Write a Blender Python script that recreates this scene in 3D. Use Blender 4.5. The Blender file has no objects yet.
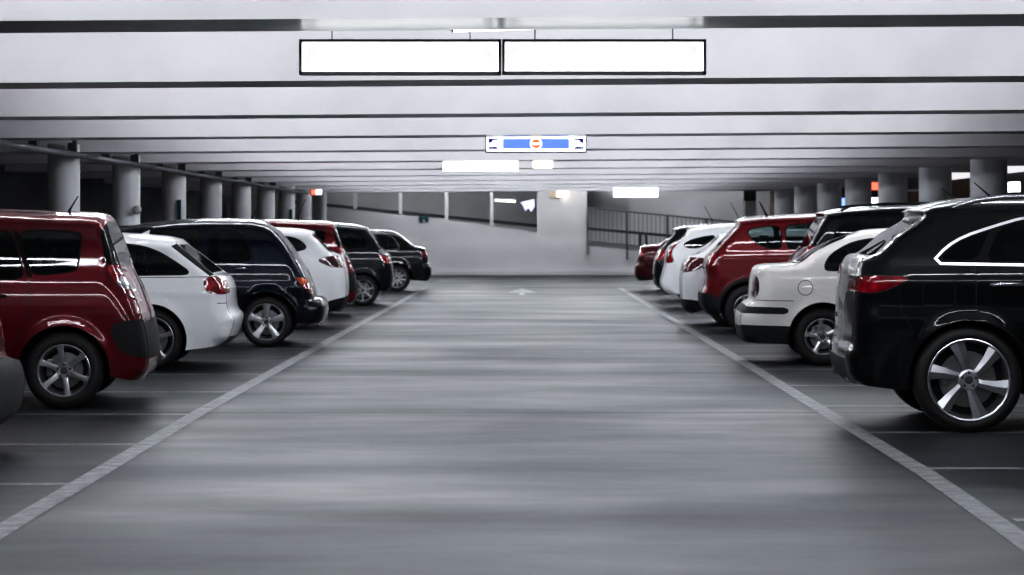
import bpy, bmesh, math, random
import numpy as np
from mathutils import Vector, Matrix
from mathutils.geometry import delaunay_2d_cdt
random.seed(7)
SC = bpy.context.scene
COL = SC.collection
PI = math.pi

# ------------------------------------------------------------------ materials
def new_mat(name):
    m = bpy.data.materials.new(name); m.use_nodes = True
    nt = m.node_tree
    return m, nt, nt.nodes['Principled BSDF']

def pbr(name, col, rough=.5, metal=0., coat=0., spec=.5, noise=0., nscale=8., bump=0., stretch=(1,1,1)):
    m, nt, b = new_mat(name)
    b.inputs['Base Color'].default_value = (*col, 1)
    b.inputs['Roughness'].default_value = rough
    b.inputs['Metallic'].default_value = metal
    b.inputs['Specular IOR Level'].default_value = spec
    if coat:
        b.inputs['Coat Weight'].default_value = coat
        b.inputs['Coat Roughness'].default_value = .03
    if noise or bump:
        tc = nt.nodes.new('ShaderNodeTexCoord'); mp = nt.nodes.new('ShaderNodeMapping')
        mp.inputs['Scale'].default_value = stretch
        nz = nt.nodes.new('ShaderNodeTexNoise'); nz.inputs['Scale'].default_value = nscale; nz.inputs['Detail'].default_value = 6
        nt.links.new(tc.outputs['Object'], mp.inputs[0]); nt.links.new(mp.outputs[0], nz.inputs['Vector'])
        if noise:
            r = nt.nodes.new('ShaderNodeValToRGB')
            r.color_ramp.elements[0].position = .3; r.color_ramp.elements[1].position = .7
            r.color_ramp.elements[0].color = (*[c*(1-noise) for c in col], 1)
            r.color_ramp.elements[1].color = (*[min(1, c*(1+noise*.6)) for c in col], 1)
            nt.links.new(nz.outputs['Fac'], r.inputs[0]); nt.links.new(r.outputs[0], b.inputs['Base Color'])
        if bump:
            bp = nt.nodes.new('ShaderNodeBump'); bp.inputs['Strength'].default_value = bump; bp.inputs['Distance'].default_value = .01
            nt.links.new(nz.outputs['Fac'], bp.inputs['Height']); nt.links.new(bp.outputs[0], b.inputs['Normal'])
    return m

def emit(name, col, strength):
    m, nt, b = new_mat(name)
    b.inputs['Base Color'].default_value = (*[c*.8 for c in col], 1)
    b.inputs['Roughness'].default_value = .3
    b.inputs['Emission Color'].default_value = (*col, 1)
    b.inputs['Emission Strength'].default_value = strength
    return m

def paint(name, col, metal=.0, rough=.35):
    m, nt, b = new_mat(name)
    b.inputs['Base Color'].default_value = (*col, 1)
    b.inputs['Metallic'].default_value = metal
    b.inputs['Roughness'].default_value = rough
    b.inputs['Coat Weight'].default_value = .9
    b.inputs['Coat Roughness'].default_value = .06
    b.inputs['Coat IOR'].default_value = 1.38
    b.inputs['Specular IOR Level'].default_value = .08
    tc = nt.nodes.new('ShaderNodeTexCoord'); nz = nt.nodes.new('ShaderNodeTexNoise')
    nz.inputs['Scale'].default_value = 3.; nz.inputs['Detail'].default_value = 3
    mr = nt.nodes.new('ShaderNodeMapRange'); mr.inputs['To Min'].default_value = rough*.8; mr.inputs['To Max'].default_value = rough*1.2
    nt.links.new(tc.outputs['Object'], nz.inputs['Vector']); nt.links.new(nz.outputs['Fac'], mr.inputs['Value']); nt.links.new(mr.outputs[0], b.inputs['Roughness'])
    return m

def glass_mat(name, tint, trans):
    m, nt, b = new_mat(name)
    b.inputs['Base Color'].default_value = (*tint, 1); b.inputs['Roughness'].default_value = .02
    b.inputs['IOR'].default_value = 1.38
    tr = nt.nodes.new('ShaderNodeBsdfTransparent'); tr.inputs[0].default_value = (.75, .85, .85, 1)
    mx = nt.nodes.new('ShaderNodeMixShader'); mx.inputs[0].default_value = trans
    nt.links.new(b.outputs[0], mx.inputs[1]); nt.links.new(tr.outputs[0], mx.inputs[2])
    nt.links.new(mx.outputs[0], nt.nodes['Material Output'].inputs[0])
    return m

def lens_mat(name, col, em=.0):
    m, nt, b = new_mat(name)
    b.inputs['Base Color'].default_value = (*col, 1); b.inputs['Roughness'].default_value = .12
    b.inputs['Coat Weight'].default_value = 1; b.inputs['Coat Roughness'].default_value = .02
    b.inputs['Subsurface Weight'].default_value = 0
    tc = nt.nodes.new('ShaderNodeTexCoord'); v = nt.nodes.new('ShaderNodeTexVoronoi'); v.inputs['Scale'].default_value = 14
    r = nt.nodes.new('ShaderNodeValToRGB')
    r.color_ramp.elements[0].color = (*[min(1, c*1.7) for c in col], 1); r.color_ramp.elements[1].color = (*[c*.5 for c in col], 1)
    r.color_ramp.elements[1].position = .7
    nt.links.new(tc.outputs['Object'], v.inputs['Vector']); nt.links.new(v.outputs['Distance'], r.inputs[0]); nt.links.new(r.outputs[0], b.inputs['Base Color'])
    b.inputs['Emission Color'].default_value = (*col, 1); b.inputs['Emission Strength'].default_value = em
    return m

M = {}
M['red'] = paint('paint_deep_red', (.105, .003, .008), .25, .35)
M['red2'] = paint('paint_red', (.125, .006, .010), .15, .35)
M['darkred'] = paint('paint_dark_red', (.065, .003, .007), .2, .35)
M['white'] = paint('paint_white', (.86, .87, .89))
M['cream'] = paint('paint_cream', (.68, .66, .63))
M['navy'] = paint('paint_navy', (.0022, .0055, .0150), .3, .3)
M['black'] = paint('paint_black', (.004, .005, .006), .2, .3)
M['ink'] = paint('paint_ink', (.004, .006, .011), .2, .3)
M['plastic'] = pbr('dark_plastic', (.010, .011, .013), .65, spec=.25, noise=.3, nscale=20)
M['grey_plastic'] = pbr('grey_plastic', (.016, .017, .020), .8, noise=.3, nscale=20)
M['rubber'] = pbr('tyre_rubber', (.008, .008, .009), .65, noise=.3, nscale=30)
M['seam'] = pbr('panel_gap', (.003, .003, .003), .7)
M['gasket'] = pbr('window_rubber', (.005, .005, .006), .75, spec=.15)
M['alloy'] = pbr('alloy_silver', (.62, .63, .66), .28, .85)
M['alloy_dark'] = pbr('dark_alloy', (.10, .10, .11), .4, .8)  # darker alloy of the hub caps and wheel nuts
M['chrome'] = pbr('chrome', (.85, .86, .88), .08, 1.)
M['trim'] = pbr('bright_trim', (.85, .86, .88), .32, .55)
M['satin'] = pbr('satin_silver', (.6, .61, .63), .25, .9)
M['disc'] = pbr('brake_steel', (.25, .25, .26), .35, .9)
M['glass'] = glass_mat('tinted_glass', (.004, .006, .007), .12)
M['glass_clear'] = glass_mat('lightly_tinted_glass', (.006, .009, .010), .45)
M['lens'] = lens_mat('red_lens', (.24, .004, .012), .03)
M['lens_dark'] = lens_mat('smoked_red_lens', (.07, .002, .005), .02)
M['lens_clear'] = lens_mat('clear_lens', (.38, .40, .42))
M['lens_amber'] = lens_mat('amber_lens', (.55, .10, .012), .06)
M['seat'] = pbr('seat_cloth', (.02, .02, .022), .85, noise=.3, nscale=30)
M['plate'] = pbr('number_plate_white', (.6, .6, .6), .4)

# ------------------------------------------------------------------ object helpers
def link(name, me, mat=None, parent=None, smooth=False, angle=None):
    o = bpy.data.objects.new(name, me); COL.objects.link(o)
    if mat is not None:
        for mm in (mat if isinstance(mat, (list, tuple)) else [mat]): me.materials.append(mm)
    if parent is not None: o.parent = parent
    if smooth:
        for p in me.polygons: p.use_smooth = True
        if angle: me.set_sharp_from_angle(angle=angle)
    return o

def mesh_from(name, verts, faces):
    me = bpy.data.meshes.new(name); me.from_pydata([tuple(v) for v in verts], [], faces); me.update(); return me

def bm_obj(name, bm, mat, parent=None, smooth=False, angle=None):
    bmesh.ops.recalc_face_normals(bm, faces=bm.faces)
    me = bpy.data.meshes.new(name); bm.to_mesh(me); bm.free()
    return link(name, me, mat, parent, smooth, angle)

def add_box(bm, c, s, rot=None, bevel=0.):
    r = bmesh.ops.create_cube(bm, size=1.)
    vs = r['verts']
    mt = Matrix.Translation(c) @ (rot.to_4x4() if rot else Matrix.Identity(4)) @ Matrix.Diagonal((*s, 1))
    bmesh.ops.transform(bm, matrix=mt, verts=vs)
    if bevel:
        es = list({e for v in vs for e in v.link_edges})
        bmesh.ops.bevel(bm, geom=es, offset=bevel, segments=2, affect='EDGES', profile=.5)

def add_tube(bm, pts, r, n=10, cap=True):
    pts = [Vector(p) for p in pts]
    rs = r if isinstance(r, (list, tuple)) else [r]*len(pts)
    rings = []
    for i, p in enumerate(pts):
        d = (pts[min(i+1, len(pts)-1)] - pts[max(i-1, 0)]).normalized()
        up = Vector((0, 0, 1)) if abs(d.z) < .9 else Vector((1, 0, 0))
        a = d.cross(up).normalized(); b = d.cross(a).normalized()
        rings.append([bm.verts.new(p + rs[i]*(math.cos(2*PI*k/n)*a + math.sin(2*PI*k/n)*b)) for k in range(n)])
    for q, w in zip(rings, rings[1:]):
        for k in range(n): bm.faces.new((q[k], q[(k+1) % n], w[(k+1) % n], w[k]))
    if cap:
        bm.faces.new(rings[0]); bm.faces.new(rings[-1][::-1])

def add_lathe_y(bm, prof, n=48, closed=False):
    """prof: (radius, y) list, revolved about the y axis"""
    rings = [[bm.verts.new((r*math.cos(2*PI*k/n), y, r*math.sin(2*PI*k/n))) for k in range(n)] for r, y in prof]
    pr = list(zip(rings, rings[1:])) + ([(rings[-1], rings[0])] if closed else [])
    for q, w in pr:
        for k in range(n): bm.faces.new((q[k], q[(k+1) % n], w[(k+1) % n], w[k]))
    return rings

def box_obj(name, c, s, mat, parent=None, bevel=0., rot=None):
    bm = bmesh.new(); add_box(bm, c, s, rot, bevel); return bm_obj(name, bm, mat, parent, bevel > 0, .6 if bevel else None)

def tube_obj(name, pts, r, mat, parent=None, n=10):
    bm = bmesh.new(); add_tube(bm, pts, r, n); return bm_obj(name, bm, mat, parent, True, .9)

def prism_obj(name, poly, axis, a, b, mat, parent=None):
    """poly of 2-D points extruded along an axis: 'y' takes (x,z) points, 'x' takes (y,z), 'z' takes (x,y)"""
    f = {'y': lambda p, t: (p[0], t, p[1]), 'x': lambda p, t: (t, p[0], p[1]), 'z': lambda p, t: (p[0], p[1], t)}[axis]
    bm = bmesh.new()
    A = [bm.verts.new(f(p, a)) for p in poly]; B = [bm.verts.new(f(p, b)) for p in poly]
    bm.faces.new(A); bm.faces.new(B[::-1])
    for i in range(len(poly)):
        j = (i+1) % len(poly); bm.faces.new((A[i], B[i], B[j], A[j]))
    return bm_obj(name, bm, mat, parent)

def empty(name, loc, rz=0., label=None, cat=None, group=None):
    o = bpy.data.objects.new(name, None); COL.objects.link(o); o.empty_display_size = .2
    o.location = loc; o.rotation_euler = (0, 0, rz)
    return tag(o, label, cat, group)

def tag(o, label=None, cat=None, group=None, kind=None):
    if label: o['label'] = label
    if cat: o['category'] = cat
    if group: o['group'] = group
    if kind: o['kind'] = kind
    return o

def struct(o, label=None, group=None): return tag(o, label, None, group, 'structure')

# ------------------------------------------------------------------ wheels
WHEELS = {}
def spoke_bm(bm, n, stations, phase=0., ridge=.0):
    """stations: (radius, half width, angle offset, y front, y back)"""
    for k in range(n):
        a0 = phase + 2*PI*k/n
        rows = []
        for (r, h, da, yf, yb) in stations:
            a = a0 + da
            c, s = math.cos(a), math.sin(a)
            row = []
            for (w, y) in ((-h, yf + ridge), (0, yf), (h, yf + ridge), (h*.8, yb), (-h*.8, yb)):
                row.append(bm.verts.new((r*c - w*s, y, r*s + w*c)))
            rows.append(row)
        for q, w in zip(rows, rows[1:]):
            for j in range(5): bm.faces.new((q[j], q[(j+1) % 5], w[(j+1) % 5], w[j]))
        bm.faces.new(rows[0]); bm.faces.new(rows[-1][::-1])

def wheel_meshes(style, R, Rr, w):
    key = (style, R, Rr, w)
    if key in WHEELS: return WHEELS[key]
    f = -w/2
    out = {}
    bm = bmesh.new()
    sw = .10*(R-Rr)
    add_lathe_y(bm, [(Rr-.004, f+.02), (Rr+.004, f+.004), (Rr+.35*(R-Rr), f-.004), (R-.035, f+.006), (R-.012, f+.022), (R, f+.05),
                     (R, -f-.05), (R-.012, -f-.022), (R-.04, -f), (Rr, -f-.01), (Rr-.02, 0)], 56, True)
    bmesh.ops.recalc_face_normals(bm, faces=bm.faces)
    me = bpy.data.meshes.new('tyre'); bm.to_mesh(me); bm.free(); me.materials.append(M['rubber'])
    for p in me.polygons: p.use_smooth = True
    out['tyre'] = me
    bm = bmesh.new()
    lip = .016
    add_lathe_y(bm, [(Rr-.002, f+.012), (Rr, f+.002), (Rr-lip*.4, f-.002), (Rr-lip, f+.006), (Rr-lip-.01, f+.05), (Rr-.04, f+.14), (Rr-.035, w*.4)], 56)
    Ri = Rr-lip+.003
    n = {'six': 6, 'turbine': 6, 'five': 5, 'fivewide': 5, 'ten': 10, 'seven': 7}[style]
    if style == 'turbine':
        spoke_bm(bm, n, [(.05, .026, .0, f+.035, f+.07), (.10, .028, .02, f+.022, f+.06), (.18, .040, .06, f+.012, f+.05), (Ri, .060, .12, f+.008, f+.04)], PI/2+.2, .014)
    elif style == 'six':
        spoke_bm(bm, n, [(.05, .026, 0, f+.02, f+.05), (.10, .022, 0, f+.012, f+.045), (Ri-.03, .024, 0, f+.006, f+.035), (Ri, .034, 0, f+.004, f+.03)], PI/2+.15, .004)
    elif style == 'five':
        spoke_bm(bm, n, [(.04, .024, 0, f+.025, f+.06), (.09, .020, 0, f+.014, f+.05), (Ri-.03, .024, 0, f+.008, f+.035), (Ri, .036, 0, f+.006, f+.03)], PI/2+.35, .006)
    elif style == 'fivewide':
        spoke_bm(bm, n, [(.04, .032, 0, f+.02, f+.06), (.09, .030, 0, f+.010, f+.05), (Ri-.04, .042, 0, f+.006, f+.035), (Ri, .058, 0, f+.004, f+.03)], PI/2+.1, .008)
    else:
        spoke_bm(bm, n, [(.05, .016, 0, f+.02, f+.05), (.10, .013, 0, f+.012, f+.045), (Ri, .018, 0, f+.005, f+.03)], PI/2, .004)
    hubr = .07 if style != 'turbine' else .075
    add_lathe_y(bm, [(.001, f+.02), (hubr*.8, f+.018), (hubr, f+.03), (hubr, f+.07)], 28)
    bmesh.ops.recalc_face_normals(bm, faces=bm.faces)
    me = bpy.data.meshes.new('rim'); bm.to_mesh(me); bm.free(); me.materials.append(M['alloy'])
    for p in me.polygons: p.use_smooth = True
    me.set_sharp_from_angle(angle=.5)
    out['rim'] = me
    bm = bmesh.new()
    add_lathe_y(bm, [(.001, f+.010), (.024, f+.011), (.030, f+.016), (.030, f+.03)], 24)
    for k in range(5):
        a = 2*PI*k/5+.3
        r = bmesh.ops.create_cone(bm, cap_ends=True, segments=8, radius1=.010, radius2=.010, depth=.016)
        bmesh.ops.transform(bm, matrix=Matrix.Translation((.052*math.cos(a), f+.014, .052*math.sin(a))) @ Matrix.Rotation(PI/2, 4, 'X'), verts=r['verts'])
    bmesh.ops.recalc_face_normals(bm, faces=bm.faces)
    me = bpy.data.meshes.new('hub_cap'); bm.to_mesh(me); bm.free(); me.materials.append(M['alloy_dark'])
    out['hub_cap'] = me
    bm = bmesh.new()
    rd = Rr*.68
    add_lathe_y(bm, [(.06, f+.085), (rd, f+.09), (rd, f+.115), (.06, f+.12)], 40)
    add_box(bm, (-rd*.80, f+.10, .02), (.06, .07, .14), None, .01)
    bmesh.ops.recalc_face_normals(bm, faces=bm.faces)
    me = bpy.data.meshes.new('brake_disc'); bm.to_mesh(me); bm.free(); me.materials.append(M['disc'])
    out['brake_disc'] = me
    bm = bmesh.new()
    rings = add_lathe_y(bm, [(.001, f+.15), (Rr-.02, f+.15)], 40)
    me = bpy.data.meshes.new('wheel_inside'); bm.to_mesh(me); bm.free(); me.materials.append(M['plastic'])
    out['inner_disc'] = me
    WHEELS[key] = out
    return out

def put_wheels(root, spec):
    style, R, Rr, w = spec['wheel']
    ms = wheel_meshes(style, R, Rr, w)
    hw = spec['hw']
    for u in (spec['wu'], spec['wu'] + spec['wb']):
        for s in (-1, 1):
            o = link('wheel', ms['tyre'], None, root)
            o.location = (u, s*(hw - w/2 - spec.get('inset', .025)), R)
            rot = random.uniform(0, 1.2) if spec.get('spin') is None else spec['spin']
            o.rotation_euler = (0, rot, 0 if s < 0 else PI)
            for nme in ('rim', 'hub_cap', 'brake_disc', 'inner_disc'):
                link(nme, ms[nme], None, o)

# ------------------------------------------------------------------ car bodies
TYPES = {'R': (.18, .18, .03), 'B': (.12, .14, .03), 'G': (.09, .12, .0), 'S': (.09, .18, .02), 'T': (.09, .22, .03), 'D': (.05, .10, .03),
         'C': (.08, .16, -.01), 'W': (.06, .14, .08), 'H': (.08, .20, .05), 'F': (.35, .42, .10)}

def catmull(pts, step_fn):
    """pts rows (u,z,ru,ry,cr); returns dense rows"""
    P = np.array(pts, float); out = []
    n = len(P)
    for i in range(n-1):
        p1, p2 = P[i], P[i+1]
        p0 = P[i-1] if i > 0 else p1 - (p2-p1); p3 = P[i+2] if i+2 < n else p2 + (p2-p1)
        L = np.hypot(*(p2-p1)[:2]); k = max(1, int(math.ceil(L/step_fn((p1[0]+p2[0])/2))))
        d1 = max(np.hypot(*(p1-p0)[:2]), 1e-4)**.5; d2 = max(L, 1e-4)**.5; d3 = max(np.hypot(*(p3-p2)[:2]), 1e-4)**.5
        for j in range(k):
            t = j/k
            m1 = (p2-p1) + d2*((p1-p0)/d1 - (p2-p0)/(d1+d2))*1.0
            m2 = (p2-p1) + d2*((p3-p2)/d3 - (p3-p1)/(d2+d3))*1.0
            h = (2*t**3-3*t**2+1)*p1 + (t**3-2*t**2+t)*m1 + (-2*t**3+3*t**2)*p2 + (t**3-t**2)*m2
            lin = p1*(1-t)+p2*t
            h[2:] = lin[2:]
            out.append(h)
    out.append(P[-1])
    return out

def chaikin(poly, it=2):
    P = [np.array(p, float) for p in poly]
    for _ in range(it):
        Q = []
        for i in range(len(P)):
            a, b = P[i], P[(i+1) % len(P)]
            L = np.hypot(*(b-a)); q = min(.25, .05/max(L, 1e-6))
            Q += [a*(1-q)+b*q, a*q+b*(1-q)]
        P = Q
    return P

def offset_poly(poly, d):
    P = [np.array(p, float) for p in poly]; n = len(P)
    area = sum(P[i][0]*P[(i+1) % n][1]-P[(i+1) % n][0]*P[i][1] for i in range(n))
    s = 1 if area > 0 else -1
    out = []
    for i in range(n):
        a, b, c = P[i-1], P[i], P[(i+1) % n]
        e1 = (b-a)/max(np.hypot(*(b-a)), 1e-9); e2 = (c-b)/max(np.hypot(*(c-b)), 1e-9)
        n1 = np.array([e1[1], -e1[0]])*s; n2 = np.array([e2[1], -e2[0]])*s
        m = n1+n2; L = np.hypot(*m)
        if L < 1e-6: out.append(b+n1*d); continue
        m /= L
        out.append(b + m*d/max(.45, float(m@n1)))
    return out

def line_poly(pts, w):
    P = [np.array(p, float) for p in pts]; L, Rr = [], []
    for i, p in enumerate(P):
        d = P[min(i+1, len(P)-1)]-P[max(i-1, 0)]; d /= max(np.hypot(*d), 1e-9); nn = np.array([-d[1], d[0]])
        L.append(p+nn*w/2); Rr.append(p-nn*w/2)
    return L + Rr[::-1]

def inside(poly, X, Z):
    P = np.array(poly); n = len(P); r = np.zeros(len(X), bool)
    for i in range(n):
        x1, z1 = P[i]; x2, z2 = P[(i+1) % n]
        if z1 == z2: continue
        c = ((z1 > Z) != (z2 > Z)) & (X < (x2-x1)*(Z-z1)/(z2-z1)+x1)
        r ^= c
    return r

def densify(poly, step):
    out = []; n = len(poly)
    for i in range(n):
        a, b = np.array(poly[i]), np.array(poly[(i+1) % n])
        k = max(1, int(np.hypot(*(b-a))/step))
        for j in range(k): out.append(a+(b-a)*j/k)
    return out

def build_car(spec):
    """spec['top']: control points (u, z, type[, 'c' corner]) from the rear bottom over the roof to the front bottom, u forward of the tail.
    Sides are height fields over the (u,z) silhouette; a crowned strip joins them across rear, roof and nose."""
    root = empty(spec.get('name', 'car'), (0, 0, 0), 0, spec['label'], 'car', spec.get('group'))
    hw, wu, wb = spec['hw'], spec['wu'], spec['wb']
    R = spec['wheel'][1]; Ra = spec.get('Ra', R+.055); zw = R
    g = spec.get('grid', .035)
    L = max(p[0] for p in spec['top'])
    step = lambda u: g*.8 if u < spec.get('near', 2.0) else g*2.2
    # ---- top outline
    segs, cur = [], []
    for p in spec['top']:
        row = (p[0], p[1], *TYPES[p[2]]); cur.append(row)
        if len(p) > 3: segs.append(cur); cur = [row]
    segs.append(cur)
    top = []
    for s in segs:
        if len(s) < 2: continue
        d = catmull(s, step); top += d if not top else d[1:]
    top = np.array(top); nt = len(top)
    # ---- bottom outline, front to rear, with wheel arches
    zs = spec.get('sill', .23); zr = top[0][1]; zf = top[-1][1]
    bot = []
    def arch(uc, za, zb, Rx):
        a0 = math.asin(max(-1, min(1, (za-zw)/Rx))); a1 = PI - math.asin(max(-1, min(1, (zb-zw)/Rx)))
        k = 26
        return [(uc+Rx*math.cos(a0+(a1-a0)*i/k), zw+Rx*math.sin(a0+(a1-a0)*i/k)) for i in range(k+1)]
    zre = spec.get('zre', zr)
    bot += arch(wu+wb, zf, zs, Ra); 
    bot += arch(wu, zs, zre, Ra)
    outl = [(p[0], p[1]) for p in top]
    ring = outl + bot
    ring_d = []
    for i in range(len(ring)):
        a, b = np.array(ring[i]), np.array(ring[(i+1) % len(ring)])
        if i < nt-1: ring_d.append(a); continue
        k = max(1, int(np.hypot(*(b-a))/(g*1.2)))
        for j in range(k): ring_d.append(a+(b-a)*j/k)
    ring = [np.array(p) for p in ring_d]; nr = len(ring)
    # ---- region loops
    regs = []                                             # in order of priority
    for r in spec['regions']:
        if 'poly' not in r: regs.append(dict(r, P=None)); continue
        P = chaikin(r['poly'], r.get('round', 2)) if r.get('round', 2) else [np.array(p, float) for p in r['poly']]
        if 'ring' in r:                                  # chrome or rubber surround
            for (nm, off, mat, keep) in r['ring'][::-1]:
                regs.append(dict(name=nm, mat=mat, P=offset_poly(P, off), keep=keep, low=True, prio=r.get('prio', 5)+.5, side=True, parent=r.get('parent')))
        regs.append(dict(r, P=P))
    order = [r for r in regs if not r.get('low')] + [r for r in regs if r.get('low')][::-1]
    for sm in spec.get('seams', []):
        order.append(dict(name='body', mat='seam', P=line_poly(sm, spec.get('seam_w', .007)), keep=False))
    order.sort(key=lambda r: r.get('prio', 5))
    verts = [Vector(p) for p in ring]; edges = [(i, (i+1) % nr) for i in range(nr)]
    con = [np.array(p) for p in ring]
    for r in order:
        if r['P'] is None: continue
        D = densify(r['P'], g)
        b0 = len(verts)
        verts += [Vector(p) for p in D]; edges += [(b0+i, b0+(i+1) % len(D)) for i in range(len(D))]
        con += D
    con = np.array(con)
    # ---- interior grid + rows near the outline
    pts = []
    u = 0.
    while u < L:
        st = g if u < spec.get('near', 2.0) else g*2.2
        z = .1
        while z < 1.85:
            pts.append((u + (st*.5 if int(z/st) % 2 else 0), z)); z += st
        u += st
    for d, k in ((.008, 1), (.022, 1), (.045, 1), (.08, 2)):
        for i in range(0, nt-1, k):
            t = top[min(i+1, nt-1)][:2]-top[max(i-1, 0)][:2]; t = t/max(np.hypot(*t), 1e-9)
            pts.append((top[i][0]+t[1]*d, top[i][1]-t[0]*d, d))
    X = np.array([p[0] for p in pts]); Z = np.array([p[1] for p in pts]); lim = np.array([(p[2]*.8 if len(p) > 2 else g*.45) for p in pts])
    ringP = np.array(ring)
    ok = inside(ringP, X, Z)
    X, Z, lim = X[ok], Z[ok], lim[ok]
    keep = []
    acc = []
    for i in range(0, len(X), 2000):
        d = np.hypot(X[i:i+2000, None]-con[None, :, 0], Z[i:i+2000, None]-con[None, :, 1]).min(1); acc.append(d)
    dmin = np.concatenate(acc)
    ok = dmin > np.minimum(lim, g*.45)
    X, Z = X[ok], Z[ok]
    verts += [Vector((x, z)) for x, z in zip(X, Z)]
    ov, oe, of, _, oeo, _ = delaunay_2d_cdt(verts, edges, [], 0, 1e-5, True)
    V = np.array([(v.x, v.y) for v in ov]); F = np.array([f for f in of if len(f) == 3])
    cen = V[F].mean(1)
    F = F[inside(ringP, cen[:, 0], cen[:, 1])]
    # orient
    a, b, c = V[F[:, 0]], V[F[:, 1]], V[F[:, 2]]
    ar = (b[:, 0]-a[:, 0])*(c[:, 1]-a[:, 1])-(b[:, 1]-a[:, 1])*(c[:, 0]-a[:, 0])
    F = F[np.abs(ar) > 1e-10]; ar = ar[np.abs(ar) > 1e-10]
    F = np.where((ar < 0)[:, None], F[:, ::-1], F)
    cen = V[F].mean(1)
    # ---- boundary chains
    chain = {}
    for e, org in zip(oe, oeo):
        for k in org:
            if k < nr:
                for v in e:
                    A, B = ringP[k], ringP[(k+1) % nr]
                    t = float(np.dot(V[v]-A, B-A)/max(np.dot(B-A, B-A), 1e-12))
                    if -1e-3 <= t <= 1+1e-3: chain[v] = min(chain.get(v, 1e9), k+min(max(t, 0), 1))
    last = nt-1
    topv = sorted([v for v, s in chain.items() if s <= last+1e-6], key=lambda v: chain[v])
    start = [v for v, s in chain.items() if np.hypot(*(V[v]-ringP[0])) < 1e-5]
    if start and start[0] not in topv[:1]:
        topv = [start[0]] + [v for v in topv if v != start[0]]
    botv = sorted([v for v, s in chain.items() if s >= last-1e-6], key=lambda v: chain[v])
    # ---- half width
    wz = np.array(spec['wz'])
    def smooth_interp(z):
        zz, ww = wz[:, 0], wz[:, 1]
        i = np.clip(np.searchsorted(zz, z)-1, 0, len(zz)-2)
        m = np.gradient(ww, zz)
        h = zz[i+1]-zz[i]; t = np.clip((z-zz[i])/h, 0, 1)
        return (2*t**3-3*t**2+1)*ww[i]+(t**3-2*t**2+t)*h*m[i]+(-2*t**3+3*t**2)*ww[i+1]+(t**3-t**2)*h*m[i+1]
    tu, tz, tru, try_, tcr = top.T
    def width(Uq, Zq):
        w = hw*smooth_interp(Zq)
        ut = spec.get('taper_u', 1.3)
        w = w - spec.get('taper', .05)*np.clip((ut-Uq)/ut, 0, 1)**2 - .07*np.clip((Uq-(L-1.3))/1.3, 0, 1)**2
        for uc in (wu, wu+wb):
            rr = np.hypot(Uq-uc, Zq-zw)
            w = w + spec.get('flare', .018)*np.exp(-((rr-Ra)/.045)**2)*(Zq < .95)
        for (z0, z1, amp, wd) in spec.get('crease', []):
            zc = z0+(z1-z0)*np.clip(Uq/2., 0, 1)
            w = w + amp*np.exp(-((Zq-zc)/wd)**2)
        drop = np.zeros(len(Uq))
        for i in range(0, len(Uq), 2000):
            d = np.hypot(Uq[i:i+2000, None]-tu[None], Zq[i:i+2000, None]-tz[None])
            q = np.clip(1-d/tru[None], 0, 1)
            drop[i:i+2000] = (try_[None]*(1-np.sqrt(np.maximum(0, 1-q*q)))).max(1)
        return np.maximum(w-drop, .08)
    Wd = width(V[:, 0], V[:, 1])
    # ---- global vertex table: right side (-y), left side (+y), strip
    n = len(V)
    GV = [np.column_stack([V[:, 0], -Wd, V[:, 1]]), np.column_stack([V[:, 0], Wd, V[:, 1]])]
    faces, key = [], []                                   # key: region index per face, side
    # classify the side faces
    cls = np.full(len(F), -1)
    for ri, r in enumerate(order):
        if r['P'] is None: continue
        m = inside(r['P'], cen[:, 0], cen[:, 1]) & (cls < 0)
        cls[m] = ri
    for f, k in zip(F, cls):
        faces.append((int(f[0]), int(f[1]), int(f[2]))); key.append((int(k), -1))
        faces.append((int(f[0])+n, int(f[2])+n, int(f[1])+n)); key.append((int(k), 1))
    # strip
    ts = set(round(-1+.2*i, 3) for i in range(11))
    strips = [r for r in order if r.get('strip')]
    for r in strips:
        for t in r['strip'][2:4]:
            if t < 1: ts |= {round(t, 3), round(-t, 3)}
    ts = sorted(ts)
    rows, extra = [], []
    nb = 2*n
    tops = V[topv]
    ipk = int(np.argmax(tops[:, 1]))
    for j, v in enumerate(topv):
        t = tops[min(j+1, len(topv)-1)]-tops[max(j-1, 0)]; t = t/max(np.hypot(*t), 1e-9)
        nrm = np.array([-t[1], t[0]])
        i0 = int(np.argmin(np.hypot(tu-V[v][0], tz-V[v][1])))
        cr = tcr[i0]
        row = []
        for tt in ts:
            if tt == -1: row.append(v)
            elif tt == 1: row.append(v+n)
            else:
                o = cr*(1-tt*tt)
                extra.append((V[v][0]+nrm[0]*o, tt*Wd[v], V[v][1]+nrm[1]*o)); row.append(nb+len(extra)-1)
        rows.append(row)
    for j in range(len(rows)-1):
        zm = (tops[j][1]+tops[j+1][1])/2; um = (tops[j][0]+tops[j+1][0])/2
        rear = j < ipk
        for q in range(len(ts)-1):
            tm = abs(ts[q]+ts[q+1])/2; sd = -1 if ts[q]+ts[q+1] < 0 else 1
            k = -1
            for ri, r in enumerate(order):
                if not r.get('strip'): continue
                s = r['strip']
                if s[0] <= zm <= s[1] and s[2] <= tm <= s[3] and (rear == (not r.get('front', False))) and (um < r.get('umax', 9)):
                    k = ri; break
            faces.append((rows[j][q], rows[j][q+1], rows[j+1][q+1], rows[j+1][q])); key.append((k, sd))
    GV = np.vstack(GV + ([np.array(extra)] if extra else []))
    # normals
    N = np.zeros_like(GV)
    for f in faces:
        p = GV[list(f[:3])] if len(f) == 3 else GV[[f[0], f[1], f[2], f[3]]]
        nn = np.cross(p[1]-p[0], p[2]-p[0]) if len(f) == 3 else np.cross(p[2]-p[0], p[3]-p[1])*.5
        for v in f: N[v] += nn
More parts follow.
